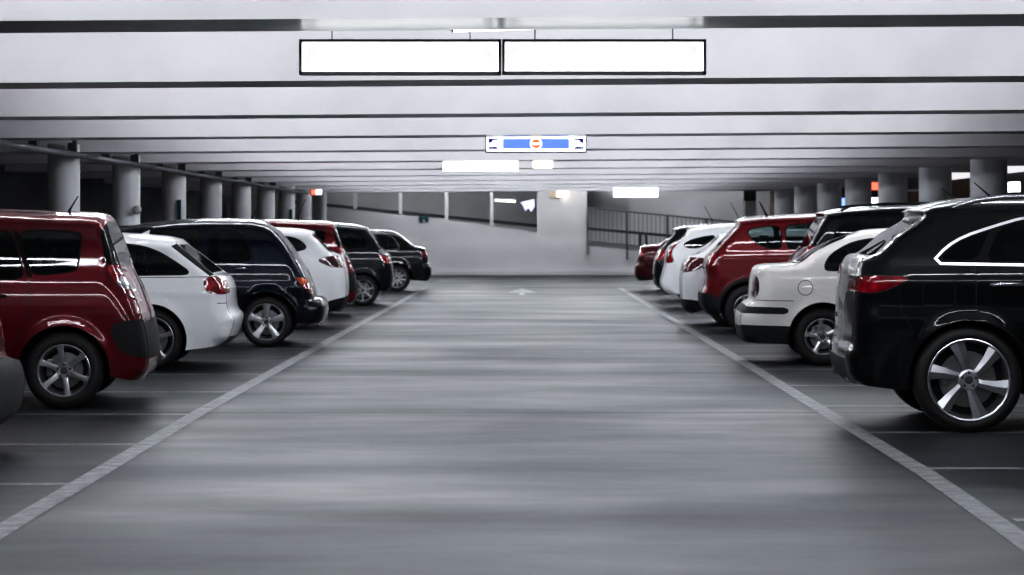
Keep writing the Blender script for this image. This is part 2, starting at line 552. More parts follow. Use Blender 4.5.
    # right-hand faces look to -y; make sure the field points outwards
    if N[np.argmin(GV[:, 1])][1] > 0: faces = [f[::-1] for f in faces]; N = -N
    ln = np.linalg.norm(N, axis=1); N = N/np.maximum(ln, 1e-12)[:, None]
    # ---- collect meshes
    groups = {}
    for f, (k, sd) in zip(faces, key):
        if k < 0: gk = ('body', 0)
        else:
            r = order[k]
            gk = (r['name'], r.get('id', 0) if r['name'] == 'body' else (k, sd if r.get('sided', True) else 0))
            if r['name'] == 'body': gk = ('body', 0)
        groups.setdefault(gk, []).append((f, k))
    objs = {}
    def make(gk, items, parent):
        vs = sorted({v for f, _ in items for v in f}); mp = {v: i for i, v in enumerate(vs)}
        me = mesh_from(gk[0], GV[vs], [tuple(mp[v] for v in f) for f, _ in items])
        mats = []
        for p, (f, k) in zip(me.polygons, items):
            mname = spec['paint'] if k < 0 else order[k]['mat']
            if mname not in mats: mats.append(mname)
            p.material_index = mats.index(mname); p.use_smooth = True
        for mname in mats: me.materials.append(M[mname])
        me.normals_split_custom_set_from_vertices([tuple(x) for x in N[vs]])
        return link(gk[0], me, None, parent)
    body = make(('body', 0), groups.pop(('body', 0)), root)
    names = {}
    later = []
    for gk, items in groups.items():
        r = order[gk[1][0]]
        if r.get('parent'): later.append((gk, items, r)); continue
        o = make(gk, items, root); names[(gk[0], gk[1][1])] = o
        if r.get('label'): o['label'] = r['label']
    for gk, items, r in later:
        sd = gk[1][1]
        o = make(gk, items, names.get((r['parent'], sd), names.get((r['parent'], 0), root)))
        if r.get('label'): o['label'] = r['label']
    # ---- underbody: liner from the lower edge inwards, floor pan
    uv, uf = [], []
    for sgn in (-1, 1):
        b0 = len(uv)
        for v in botv:
            zz = V[v][1]
            ins = .30 if min(abs(np.hypot(V[v][0]-wu, zz-zw)-Ra), abs(np.hypot(V[v][0]-wu-wb, zz-zw)-Ra)) < .004 else .16
            uv += [(V[v][0], sgn*Wd[v], zz), (V[v][0], sgn*(Wd[v]-.012), zz), (V[v][0], sgn*max(.05, Wd[v]-ins), zz+.005)]
        for i in range(len(botv)-1):
            for q in (0, 1):
                aa = b0+3*i+q; uf.append((aa, aa+1, aa+4, aa+3))
        for uc in (wu, wu+wb):
            ids = [b0+3*i+2 for i, v in enumerate(botv) if abs(np.hypot(V[v][0]-uc, V[v][1]-zw)-Ra) < .004]
            if len(ids) > 2: uf.append(tuple(ids))
    b0 = len(uv); hh = hw-.29
    za = max(zs, .2)+.03
    uv += [(top[0][0]+.02, -hh, zr+.02), (wu-Ra, -hh, za+.02), (wu, -hh, za+.12), (wu+Ra, -hh, za), (wu+wb, -hh, za+.1), (L-.1, -hh, za)]
    uv += [(p[0], -p[1], p[2]) for p in uv[b0:b0+6]]
    for i in range(5): uf.append((b0+i, b0+i+1, b0+7+i, b0+6+i))
    link('underbody', mesh_from('underbody', uv, uf), M['plastic'], root)
    put_wheels(root, spec)
    spec['_root'] = root
    spec['_surf'] = lambda uu, zz: float(width(np.array([uu]), np.array([zz]))[0])
    spec['_top'] = top
    # ---- seats
    if spec.get('seats', True):
        b = spec.get('belt', 1.0)
        for (su, n_) in ((wu+.35, 3), (wu+1.25, 2)):
            if su > spec.get('near', 2.0)+.8: continue
            for k in range(n_):
                yy = (k-(n_-1)/2)*(.42 if n_ == 3 else .72)
                bm = bmesh.new()
                w_ = .40 if n_ == 3 else .5
                add_box(bm, (su, yy, b-.25), (.14, w_, .62), Matrix.Rotation(-.25, 3, 'Y'), .05)
                add_box(bm, (su-.09, yy, b+.16), (.08, .24, .16), Matrix.Rotation(-.15, 3, 'Y'), .03)
                bm_obj('seat', bm, M['seat'], root, True, .8)
    return root

def side_pt(spec, u, z, sgn, off=0.):
    return Vector((u, sgn*(spec['_surf'](u, z)+off), z))

def handle(spec, u0, u1, z, mat, parent=None):
    for sgn in (-1, 1):
        bm = bmesh.new()
        pts = [side_pt(spec, u0+(u1-u0)*t, z+.008*math.sin(PI*t), sgn, h) for t, h in ((0, -.005), (.08, .022), (.3, .034), (.7, .034), (.92, .022), (1, -.005))]
        add_tube(bm, pts, [.012, .015, .016, .016, .015, .012], 10)
        bm_obj('door_handle', bm, M[mat], parent or spec['_root'], True, 1.2)

def antenna(spec, u, z, L=.28, lean=.9, y=0.):
    r = spec['_root']
    bm = bmesh.new()
    d = Vector((-math.sin(lean), 0, math.cos(lean)))
    p = Vector((u, y, z-.01))
    add_tube(bm, [p, p+Vector((0, 0, .03)), p+Vector((0, 0, .03))+d*.03, p+Vector((0, 0, .03))+d*L], [.022, .012, .007, .004], 8)
    bm_obj('antenna', bm, M['plastic'], r, True, 1.)

def shark_fin(spec, u, z, mat):
    bm = bmesh.new()
    A = [(u, 0, z-.01), (u-.02, 0, z+.065), (u+.03, 0, z+.055), (u+.15, 0, z-.01)]
    lo = [bm.verts.new((u-.005, s*.025, z-.015)) for s in (-1, 1)] + [bm.verts.new((u+.16, s*.006, z-.015)) for s in (-1, 1)]
    t = [bm.verts.new((u-.02, 0, z+.07)), bm.verts.new((u+.03, 0, z+.05))]
    bm.faces.new((lo[0], lo[2], t[1], t[0])); bm.faces.new((lo[1], t[0], t[1], lo[3])); bm.faces.new((lo[0], t[0], lo[1])); bm.faces.new((lo[2], lo[3], t[1]))
    bm_obj('shark_fin_antenna', bm, M[mat], spec['_root'])

def exhaust(spec, u, y, z, r=.035):
    bm = bmesh.new(); add_tube(bm, [(u+.22, y, z+.01), (u+.05, y, z), (u, y, z)], [r, r, r*1.05], 16, False)
    add_tube(bm, [(u+.02, y, z), (u+.21, y, z+.01)], r*.85, 16)
    bm_obj('exhaust_pipe', bm, M['satin'], spec['_root'], True, .8)

def wiper(spec, u, z, ln, ang, off=.02):
    top = spec['_top']; i = int(np.argmin([abs(p[1]-z)+(9 if p[0] > 1.5 else 0) for p in top]))
    cr = top[i][4]
    p0 = Vector((top[i][0]-cr-off, 0, z))
    j = int(np.argmin([abs(p[1]-(z+ln*.35))+(9 if p[0] > 1.5 else 0) for p in top]))
    p1 = Vector((top[j][0]-cr-off+.01, -ln, z+ln*.35))
    bm = bmesh.new(); add_tube(bm, [p0+Vector((.02, 0, 0)), p0, p0*.5+p1*.5, p1], [.02, .014, .009, .006], 8)
    bm_obj('rear_wiper', bm, M['plastic'], spec['_root'], True, 1.)

def place(spec, side, Xr, Y0):
    r = spec['_root']
    yw = spec.get('yaw', .05); Xr += spec['hw']*math.sin(yw); Y0 += .8*math.sin(yw)
    if side == 'L': r.location = (-Xr, Y0+spec['hw'], 0); r.rotation_euler = (0, 0, PI+yw)
    else: r.location = (Xr, Y0+spec['hw'], 0); r.rotation_euler = (0, 0, -yw)

def front_end(L, roof_u, roof_z, hood=1.0, cowl_u=None):
    """roof front to nose"""
    cu = cowl_u or L-1.15
    return [(roof_u, roof_z, 'T'), (roof_u+.25, roof_z-.07, 'W'), ((roof_u+cu)/2+.1, (roof_z+hood)/2+.03, 'W'), (cu, hood, 'W', 'c'), (cu+.5, hood-.06, 'H'),
            (L-.22, hood-.20, 'H'), (L-.05, hood-.36, 'F'), (L, .48, 'F'), (L-.03, .30, 'F'), (L-.10, .24, 'B')]

def WZ(belt, roof, tw=.70, low=.95):
    return [(0., low-.06), (.22, low), (.40, .985), (.62, 1.), (belt-.22, .990), (belt-.05, .962), (belt+.06, .925), ((belt+roof)/2, (.955+tw)/2+.022), (roof, tw), (roof+.25, tw-.12)]

def win(poly, parent=None, mat='glass', ring=None, name='side_window', **k):
    return dict(name=name, poly=poly, mat=mat, prio=1, ring=ring or [('body', .014, 'gasket', False)], parent=parent, **k)
def rear_glass(z0, z1, t=.86, **k):
    return dict(name='rear_window', mat=k.pop('mat', 'glass'), strip=(z0, z1, 0, t), prio=1, sided=False, **k)
def light(poly, z0, z1, t0=.72, mat='lens', name='tail_light', **k):
    return dict(name=name, mat=mat, poly=poly, strip=(z0, z1, t0, 1.), prio=0, ring=[('body', .006, 'seam', False)], **k)
def windshield(z0, z1):
    return dict(name='windscreen', mat='glass', strip=(z0, z1, 0, .92), front=True, prio=1, sided=False)

exec_cars = True
# ================================================================== THE CARS
# ---- red people carrier (first full car on the left)
def scenic(label, paintname, grid, near, wheelstyle='six'):
    s = dict(label=label, paint=paintname, hw=.905, wu=.67, wb=2.68, wheel=(wheelstyle, .318, .218, .20), Ra=.372, grid=grid, near=near, belt=1.08, sill=.25, zre=.27, yaw=.09,
      spin=.0, flare=.022, taper=.06,
      top=[(.10, .22, 'B'), (.02, .30, 'B'), (.0, .42, 'R'), (.02, .60, 'R'), (.055, .75, 'R'), (.13, .95, 'R'), (.215, 1.12, 'R'), (.27, 1.28, 'G'), (.335, 1.46, 'G'), (.37, 1.555, 'S', 'c'),
           (.42, 1.585, 'T'), (.8, 1.605, 'T'), (1.4, 1.625, 'T'), (2.0, 1.61, 'T')] + front_end(4.26, 2.35, 1.57, 1.08, 3.35),
      wz=WZ(1.08, 1.58, .74),
      regions=[
        win([(.545, 1.40), (.565, 1.445), (.85, 1.465), (1.06, 1.455), (.925, 1.10), (.60, 1.138), (.57, 1.16)]),
        win([(1.115, 1.46), (1.85, 1.49), (1.93, 1.07), (.985, 1.075)], parent='rear_door'),
        win([(1.97, 1.49), (2.45, 1.45), (3.0, 1.15), (3.0, 1.07), (2.02, 1.07)]),
        dict(name='body', mat='gasket', poly=[(1.10, 1.47), (1.065, 1.47), (.925, 1.085), (.965, 1.085)], prio=2, round=0),
        dict(name='rear_door', mat=paintname, poly=[(1.115, 1.495), (1.90, 1.515), (1.98, 1.05), (1.98, .30), (1.18, .30), (1.11, .50), (.98, .68), (.945, .84), (.945, 1.05)], prio=6, ring=[('body', .007, 'seam', False)]),
        dict(name='rear_window', mat='glass', poly=[(.40, 1.52), (.36, 1.30), (.33, 1.165), (-.2, 1.165), (-.2, 1.52)], strip=(1.165, 1.545, 0, 1.), prio=3, sided=False, round=1),
        dict(name='reverse_lamp', mat='lens_clear', poly=[(.262, 1.06), (.20, 1.105), (-.1, 1.02), (-.1, .955), (.10, .965), (.215, .995)], strip=(.955, 1.03, .55, 1.), prio=0, parent='tail_light', round=1),
        dict(name='tail_light', mat='lens', poly=[(.345, 1.18), (.24, 1.185), (-.1, 1.18), (-.1, .88), (.06, .885), (.165, .93), (.265, 1.05)], strip=(.88, 1.15, .55, 1.), prio=1, ring=[('body', .006, 'seam', False)]),
        dict(name='bumper_trim', mat='plastic', poly=[(.31, .70), (.25, .50), (.10, .42), (-.2, .40), (-.2, .72), (.08, .74)], strip=(.40, .70, 0, 1.), prio=2, round=1, sided=False),
        windshield(1.12, 1.52)],
      seams=[[(.30, .73), (.06, .78), (-.1, .78)]])
    build_car(s)
    return s

s = scenic('deep red people carrier parked between the cropped dark bumper and the white estate', 'red', .028, 1.5)
handle(s, 1.14, 1.30, .93, 'plastic')
antenna(s, .70, 1.62, .14, .55, .2); 
place(s, 'L', 3.085, 17.98)

s2 = scenic('red people carrier half hidden between the white hatchback and the dark compact', 'red2', .05, 1.4)
antenna(s2, 1.0, 1.64, .35, .35)
place(s2, 'L', 2.78, 37.0)

# ---- white estate
s = dict(label='white estate car with sloping tailgate and shark fin, beside the navy retro hatchback', paint='white', hw=.91, wu=.85, wb=2.81, wheel=('five', .322, .245, .22), Ra=.375, grid=.032, near=1.8, belt=1.0,
  sill=.20, zre=.21, flare=.014, spin=.35,
  top=[(.16, .25, 'B'), (.06, .33, 'B'), (.015, .45, 'R'), (.0, .54, 'R'), (.05, .60, 'R'), (.075, .70, 'R'), (.085, .86, 'R'), (.13, .95, 'R'), (.215, 1.005, 'G'), (.44, 1.19, 'G'), (.60, 1.315, 'G'), (.63, 1.355, 'S', 'c'),
       (.75, 1.375, 'T'), (1.2, 1.41, 'T'), (1.8, 1.435, 'T'), (2.3, 1.435, 'T')] + front_end(4.70, 2.6, 1.40, .98, 3.6),
  wz=WZ(1.0, 1.40, .70),
  regions=[
    win([(.43, 1.01), (.58, 1.115), (.76, 1.225), (.93, 1.29), (1.10, 1.315), (1.40, 1.33), (1.34, 1.0)]),
    win([(1.48, 1.33), (2.2, 1.345), (2.2, .995), (1.42, 1.0)]), win([(2.26, 1.34), (2.6, 1.32), (3.35, 1.02), (3.35, .985), (2.26, .995)]),
    rear_glass(1.02, 1.31, .9),
    dict(name='body', mat='gasket', poly=[(.20, 1.00), (.24, .985), (.66, 1.30), (.60, 1.33)], prio=3, round=0),
    light([(.30, .905), (.285, .955), (.20, .985), (-.1, .985), (-.1, .80), (.20, .80), (.27, .83)], .80, .93, .62),
    dict(name='bumper_trim', mat='plastic', strip=(.2, .34, 0., .95), prio=2, sided=False),
    windshield(1.02, 1.38)],
  seams=[[(.22, .98), (.50, .975), (2.2, .965)], [(.16, .70), (-.1, .70)]], crease=[(.80, .86, .008, .05)])
build_car(s)
shark_fin(s, .98, 1.40, 'white'); exhaust(s, .12, -.45, .27); exhaust(s, .12, .45, .27); 
place(s, 'L', 3.03, 22.95)

# ---- navy retro hatch
s = dict(label='dark navy tall retro hatchback with five-spoke alloys and amber-topped tail light', paint='navy', hw=.86, wu=.71, wb=2.62, wheel=('fivewide', .315, .235, .20), Ra=.385, grid=.035, near=2.6, belt=1.06,
  sill=.24, zre=.30, flare=.05, spin=.12, taper=.12,
  top=[(.10, .28, 'B'), (.03, .32, 'B'), (.0, .40, 'R'), (.0, .52, 'R'), (.04, .585, 'R', 'c'), (.135, .60, 'R', 'c'), (.165, .72, 'R'), (.26, .95, 'R'), (.385, 1.16, 'G'), (.53, 1.36, 'G'), (.66, 1.49, 'G'), (.82, 1.565, 'T'),
       (1.2, 1.59, 'T'), (1.7, 1.585, 'T'), (2.2, 1.54, 'T')] + front_end(4.29, 2.45, 1.50, 1.05, 3.0),
  wz=WZ(1.05, 1.55, .70),
  regions=[
    win([(.90, 1.08), (.91, 1.22), (1.02, 1.38), (1.18, 1.455), (1.40, 1.47), (1.47, 1.10), (1.2, 1.06)], parent='rear_door'),
    win([(1.55, 1.475), (2.2, 1.465), (2.28, 1.08), (1.60, 1.08)]), win([(2.34, 1.45), (2.6, 1.40), (2.95, 1.1), (2.36, 1.08)]),
    dict(name='rear_door', mat='navy', poly=[(.84, 1.08), (.86, 1.25), (1.0, 1.43), (1.2, 1.50), (1.44, 1.51), (1.55, 1.05), (1.55, .32), (1.2, .32), (1.12, .55), (.98, .75), (.86, .88)], prio=6, ring=[('body', .006, 'seam', False)]),
    rear_glass(1.12, 1.45, .82),
    dict(name='amber_lens', mat='lens_amber', poly=[(.36, .865), (.33, .875), (.20, .845), (.17, .80), (.26, .775)], strip=(.80, .86, .85, 1.), prio=0, parent='tail_light', round=1),
    light([(.365, .87), (.20, .86), (.05, .80), (.05, .63), (.14, .64), (.25, .74)], .64, .80, .85),
    dict(name='bumper', mat='ink', poly=[(.33, .585), (-.1, .60), (-.1, .30), (.33, .30)], strip=(.30, .59, 0, 1.), prio=3, sided=False, round=0, ring=[('body', .008, 'seam', False)]),
    windshield(1.1, 1.46)],
  crease=[(.74, .74, .012, .05)])
build_car(s)
handle(s, .95, 1.10, .98, 'chrome'); antenna(s, .95, 1.60, .13, .5); exhaust(s, .06, -.35, .27, .03)
place(s, 'L', 2.49, 27.5)

# ---- white hatch, left
s = dict(label='small white hatchback with smoked wraparound tail lights, behind the navy retro car', paint='white', hw=.88, wu=.72, wb=2.6, wheel=('ten', .31, .215, .20), grid=.045, near=1.4, belt=1.06, sill=.24, zre=.28, taper=.09,
  top=[(.12, .26, 'B'), (.04, .34, 'B'), (.0, .52, 'R'), (.0, .74, 'R'), (.03, .92, 'R'), (.09, 1.06, 'R'), (.25, 1.15, 'G'), (.40, 1.30, 'G'), (.50, 1.395, 'G'), (.50, 1.43, 'S', 'c'), (.7, 1.46, 'T'), (1.2, 1.49, 'T'), (1.9, 1.50, 'T')]
      + front_end(4.25, 2.2, 1.47, 1.02, 3.2),
  wz=WZ(1.06, 1.47, .68),
  regions=[win([(.57, 1.19), (.62, 1.27), (.76, 1.35), (.95, 1.37), (.95, 1.16), (.75, 1.15)]), win([(1.03, 1.375), (1.7, 1.40), (1.75, 1.08), (.99, 1.12)]),
    rear_glass(1.14, 1.385, .86),
    light([(.43, 1.02), (.26, 1.075), (-.1, 1.09), (-.1, .90), (.10, .915), (.22, .925)], .92, 1.05, .50, 'lens_dark'),
    dict(name='bumper_trim', mat='plastic', poly=[(.40, .34), (.25, .42), (-.1, .50), (-.1, .1), (.40, .1)], strip=(.2, .50, 0, 1.), prio=2, sided=False),
    windshield(1.06, 1.43)])
build_car(s); place(s, 'L', 2.60, 32.3)

# ---- dark compact, left
s = dict(label='dark blue compact car with steep tailgate, in front of the far black saloon', paint='ink', hw=.88, wu=.56, wb=2.57, wheel=('seven', .30, .22, .19), grid=.05, near=1.5, belt=1.06, sill=.24, zre=.28,
  top=[(.10, .26, 'B'), (.03, .34, 'B'), (.0, .48, 'R'), (.0, .66, 'R'), (.03, .85, 'R'), (.07, .98, 'R'), (.19, 1.10, 'G'), (.34, 1.33, 'G'), (.45, 1.47, 'G'), (.46, 1.51, 'S', 'c'), (.7, 1.55, 'T'), (1.2, 1.59, 'T'), (1.9, 1.59, 'T')]
      + front_end(3.95, 2.2, 1.55, 1.08, 3.1),
  wz=WZ(1.06, 1.56, .70),
  regions=[win([(.48, 1.17), (.58, 1.38), (.66, 1.44), (1.2, 1.49), (1.25, 1.10), (.55, 1.12)]), win([(1.32, 1.49), (2.0, 1.49), (2.05, 1.08), (1.36, 1.09)]), rear_glass(1.12, 1.45, .88),
    dict(name='reverse_lamp', mat='lens_clear', poly=[(.26, 1.09), (.10, 1.10), (-.1, 1.06), (-.1, .98), (.22, .98)], strip=(.97, 1.08, .7, 1.), prio=0, parent='tail_light', round=1),
    light([(.27, 1.10), (-.1, 1.12), (-.1, .80), (.10, .80), (.22, .90)], .80, 1.08, .70),
    dict(name='bumper_trim', mat='plastic', strip=(.2, .36, 0, 1.), prio=2, sided=False), windshield(1.1, 1.5)])
build_car(s); place(s, 'L', 2.50, 42.2)

def sedan(label, paintname, L=4.5, wu=.80, wb=2.72, deck=1.02, gu=.36, ru=.86, roof=1.43, wheel=('ten', .315, .23, .21), light_=None, extra=(), grid=.055, near=1.5, hw=.88):
    s = dict(label=label, paint=paintname, hw=hw, wu=wu, wb=wb, wheel=wheel, grid=grid, near=near, belt=.98, sill=.22, zre=.27,
      top=[(.12, .25, 'B'), (.04, .32, 'B'), (.0, .46, 'R'), (.01, .60, 'R'), (.06, .68, 'R'), (.07, .82, 'R'), (.10, .95, 'R'), (.14, deck-.01, 'D', 'c'), (.25, deck+.015, 'D'), (gu, deck+.04, 'D', 'c'), (gu+.12, deck+.13, 'C'),
           (ru-.12, roof-.07, 'C'), (ru+.1, roof, 'T'), (ru+.6, roof+.02, 'T'), (ru+1.0, roof+.02, 'T')] + front_end(L, ru+1.3, roof-.01, .98, L-1.35),
      wz=WZ(.98, roof, .66),
      regions=[win([(gu+.38, 1.02), (gu+.42, 1.12), (ru+.05, roof-.13), (ru+.3, roof-.08), (ru+.75, roof-.06), (ru+.8, .99), (gu+.6, 1.0)], ring=[('window_trim', .02, 'chrome', False)] if 'chrome' in extra else None),
        win([(ru+.82, roof-.06), (ru+1.2, roof-.08), (ru+1.85, 1.02), (ru+.86, .99)]), rear_glass(deck+.09, roof-.04, .86),
        light_ or light([(.22, deck-.04), (-.1, deck-.02), (-.1, .78), (.16, .80)], .78, deck-.05, .60),
        dict(name='bumper_trim', mat='plastic', strip=(.2, .42, 0, 1.), poly=[(.4, .30), (-.1, .42), (-.1, .1), (.4, .1)], prio=2, sided=False), windshield(1.02, roof-.04)],
      seams=[[(.07, .72), (.30, .74)]])
    build_car(s)
    return s
s = sedan('black saloon with red tail light, farthest car of the left row by the end wall', 'black', extra=('chrome',))
place(s, 'L', 2.16, 52.0)

# ---- cropped car, far left: bumper only in view
s = dict(label='red car cropped by the left edge, only its dark plastic bumper corner showing', paint='darkred', hw=.84, wu=.70, wb=2.5, wheel=('ten', .30, .2, .18), grid=.035, near=.9, belt=1.0, sill=.24, zre=.28,
  top=[(.10, .22, 'B'), (.03, .28, 'B'), (.0, .38, 'R'), (.0, .52, 'R'), (.03, .60, 'R', 'c'), (.11, .63, 'R'), (.15, .85, 'R'), (.22, 1.0, 'G'), (.42, 1.38, 'G'), (.5, 1.42, 'S', 'c'), (.9, 1.45, 'T'), (1.6, 1.46, 'T')]
      + front_end(3.9, 2.0, 1.43, 1.0, 2.9),
  wz=WZ(1.0, 1.43, .70),
  regions=[win([(.55, 1.05), (.66, 1.32), (1.2, 1.36), (1.25, 1.02)]), rear_glass(1.02, 1.36), light([(.30, .98), (-.1, .98), (-.1, .72), (.25, .74)], .72, .95, .75),
    dict(name='bumper', mat='grey_plastic', poly=[(.33, .62), (-.2, .64), (-.2, .1), (.33, .1)], strip=(.1, .62, 0, 1.), prio=2, sided=False, round=0), windshield(1.05, 1.4)])
build_car(s); place(s, 'L', 3.275, 13.3)

# ---- black crossover, right foreground
s = dict(label='glossy black crossover with large twisted-spoke alloys, nearest car on the right', paint='black', hw=.96, wu=.905, wb=2.885, wheel=('turbine', .388, .300, .27), Ra=.432, grid=.026, near=1.9, belt=1.20, sill=.27, zre=.30,
  spin=.0, flare=.014, taper=.07, inset=.015, seam_w=.006,
  top=[(.14, .34, 'B'), (.09, .37, 'B'), (.05, .45, 'R'), (.05, .56, 'R'), (.085, .66, 'R'), (.09, .80, 'R'), (.10, .95, 'R'), (.115, 1.12, 'R'), (.13, 1.20, 'R'), (.17, 1.265, 'R', 'c'), (.27, 1.30, 'G'), (.43, 1.44, 'G'), (.62, 1.575, 'G'), (.59, 1.615, 'S', 'c'),
       (.72, 1.655, 'S'), (.95, 1.685, 'T'), (1.5, 1.69, 'T'), (2.0, 1.66, 'T')] + front_end(4.86, 2.3, 1.60, 1.16, 3.45),
  wz=[(0., .87), (.27, .92), (.45, .965), (.70, 1.), (.95, .995), (1.12, .975), (1.22, .93), (1.45, .80), (1.66, .68), (1.9, .60)],
  regions=[
    dict(name='quarter_window', mat='glass', poly=[(.70, 1.252), (.78, 1.335), (.905, 1.41), (1.05, 1.462), (1.085, 1.472), (.965, 1.247)], prio=1, round=1),
    dict(name='side_window', mat='glass', poly=[(1.15, 1.487), (1.33, 1.545), (1.75, 1.58), (1.95, 1.575), (1.98, 1.22), (1.03, 1.243)], prio=1, round=1, parent='rear_door'),
    dict(name='side_window', mat='glass', poly=[(2.05, 1.57), (2.3, 1.55), (3.2, 1.25), (3.2, 1.212), (2.06, 1.22)], prio=1, round=1),
    dict(name='body', mat='gasket', poly=[(.665, 1.240), (.765, 1.343), (.90, 1.420), (1.12, 1.492), (1.33, 1.553), (1.75, 1.592), (2.3, 1.56), (3.22, 1.255), (3.22, 1.20), (1.98, 1.210), (1.3, 1.230)], prio=1.6, round=1,
         ring=[('window_trim', .020, 'trim', False)]),
    dict(name='rear_door', mat='black', poly=[(1.13, 1.54), (1.34, 1.585), (2.0, 1.61), (2.03, 1.2), (2.03, .36), (1.42, .36), (1.36, .55), (1.20, .74), (.958, .86), (.958, 1.24), (1.0, 1.27)], prio=6, ring=[('body', .006, 'seam', False)], round=1),
    rear_glass(1.285, 1.55, .88),
    light([(.50, 1.125), (.34, 1.14), (.24, 1.14), (-.1, 1.11), (-.1, 1.03), (.12, 1.025), (.24, 1.01), (.38, 1.065)], 1.035, 1.10, .60),
    dict(name='bumper', mat='plastic', strip=(.3, .52, 0, .95), prio=3, sided=False),
    windshield(1.2, 1.57)],
  seams=[[(.60, 1.095), (.78, 1.095), (.805, 1.07), (.805, .955), (.78, .93), (.60, .93), (.575, .955), (.575, 1.07), (.60, 1.095)], [(.40, 1.03), (.42, .90), (.50, .74)], [(.12, 1.24), (.30, 1.26)]],
  crease=[(1.12, 1.14, .010, .05), (.93, .90, -.006, .08)])
build_car(s)
door = [o for o in s['_root'].children if o.name.startswith('rear_door')]
handle(s, 1.06, 1.30, 1.075, 'chrome')
for sg in (-1, 1):
    bm = bmesh.new()
    pts = [(u, sg*(s['_surf'](u, 1.60)-.075), z) for u, z in ((.80, 1.615), (.88, 1.655), (1.0, 1.69), (1.2, 1.715), (1.6, 1.725), (2.1, 1.70), (2.3, 1.645))]
    add_tube(bm, pts, [.012, .018, .022, .022, .022, .02, .012], 10); bm_obj('roof_rail', bm, M['satin'], s['_root'], True, 1.2)
antenna(s, 1.25, 1.71, .17, .85, .25); antenna(s, .98, 1.70, .12, .85, .35)
wiper(s, .2, 1.29, .30, .3); exhaust(s, .06, -.52, .375, .04); exhaust(s, .06, .52, .375, .04); 
place(s, 'R', 2.33, 15.9)

# ---- white saloon, right
s = dict(label='cream white saloon with black bumper strip, behind the glossy black crossover', paint='cream', hw=.87, wu=.875, wb=2.70, wheel=('five', .312, .200, .20), Ra=.375, grid=.032, near=1.7, belt=1.02, sill=.22, zre=.23,
  flare=.012, spin=.2, taper=.05,
  top=[(.10, .24, 'B'), (.03, .28, 'B'), (.0, .40, 'R'), (.0, .54, 'R'), (.03, .60, 'R'), (.08, .65, 'R', 'c'), (.14, .69, 'R'), (.15, .80, 'R'), (.165, .95, 'R'), (.20, 1.035, 'D'), (.25, 1.058, 'D'), (.58, 1.085, 'D'), (.66, 1.115, 'C'),
       (.81, 1.225, 'C'), (1.13, 1.375, 'C'), (1.37, 1.44, 'T'), (1.8, 1.465, 'T'), (2.2, 1.46, 'T')] + front_end(4.67, 2.5, 1.43, 1.0, 3.4),
  wz=WZ(1.0, 1.43, .68),
  regions=[
    win([(.905, 1.045), (.91, 1.11), (.98, 1.21), (1.19, 1.325), (1.40, 1.37), (1.72, 1.38), (1.78, 1.03), (.95, 1.035)]), win([(1.84, 1.38), (2.4, 1.37), (3.1, 1.05), (3.1, 1.02), (1.88, 1.03)]),
    rear_glass(1.13, 1.40, .86),
    light([(.185, .985), (-.1, .985), (-.1, .74), (.185, .73)], .735, .975, .55, 'lens_dark'),
    dict(name='bumper_strip', mat='plastic', poly=[(.50, .628), (-.1, .64), (-.1, .565), (.50, .555)], strip=(.565, .628, 0, 1.), prio=1, sided=False, round=1),
    dict(name='bumper_trim', mat='plastic', poly=[(.56, .425), (-.1, .44), (-.1, .1), (.56, .1)], strip=(.1, .43, 0, 1.), prio=2, sided=False, round=0), windshield(1.05, 1.4)],
  seams=[[(.685+.08*math.cos(a*PI/10), .842+.08*math.sin(a*PI/10)) for a in range(21)], [(.15, .705), (.56, .70)]])
build_car(s); place(s, 'R', 2.385, 23.8)

# ---- black people carrier, right
s = dict(label='tall black people carrier parked deep, between the cream white saloon and the red crossover', paint='black', hw=.92, wu=.80, wb=2.75, wheel=('ten', .33, .23, .21), grid=.045, near=2.0, belt=1.14, sill=.26, zre=.3,
  top=[(.10, .28, 'B'), (.03, .36, 'B'), (.0, .55, 'R'), (.02, .80, 'R'), (.07, 1.02, 'R'), (.14, 1.15, 'R'), (.25, 1.28, 'G'), (.38, 1.53, 'G'), (.45, 1.64, 'G'), (.42, 1.67, 'S', 'c'), (.6, 1.70, 'T'), (1.1, 1.745, 'T'), (1.8, 1.76, 'T')]
      + front_end(4.75, 2.6, 1.70, 1.15, 3.6),
  wz=WZ(1.14, 1.72, .74),
  regions=[win([(.50, 1.23), (.55, 1.42), (.66, 1.58), (1.25, 1.62), (1.30, 1.20), (.60, 1.20)]), win([(1.36, 1.62), (2.1, 1.63), (2.15, 1.18), (1.40, 1.19)]), rear_glass(1.24, 1.62, .9),
    light([(.46, 1.26), (.30, 1.28), (-.1, 1.20), (-.1, 1.03), (.20, 1.06)], 1.04, 1.22, .70),
    dict(name='bumper_trim', mat='plastic', strip=(.2, .5, 0, 1.), prio=2, sided=False), windshield(1.18, 1.66)])
build_car(s)
for sg in (-1, 1):
    bm = bmesh.new(); add_tube(bm, [(u, sg*.58, z) for u, z in ((.65, 1.70), (.75, 1.755), (1.2, 1.785), (2.0, 1.79), (2.1, 1.74))], .018, 8); bm_obj('roof_rail', bm, M['plastic'], s['_root'], True, 1.2)
place(s, 'R', 3.20, 26.3)

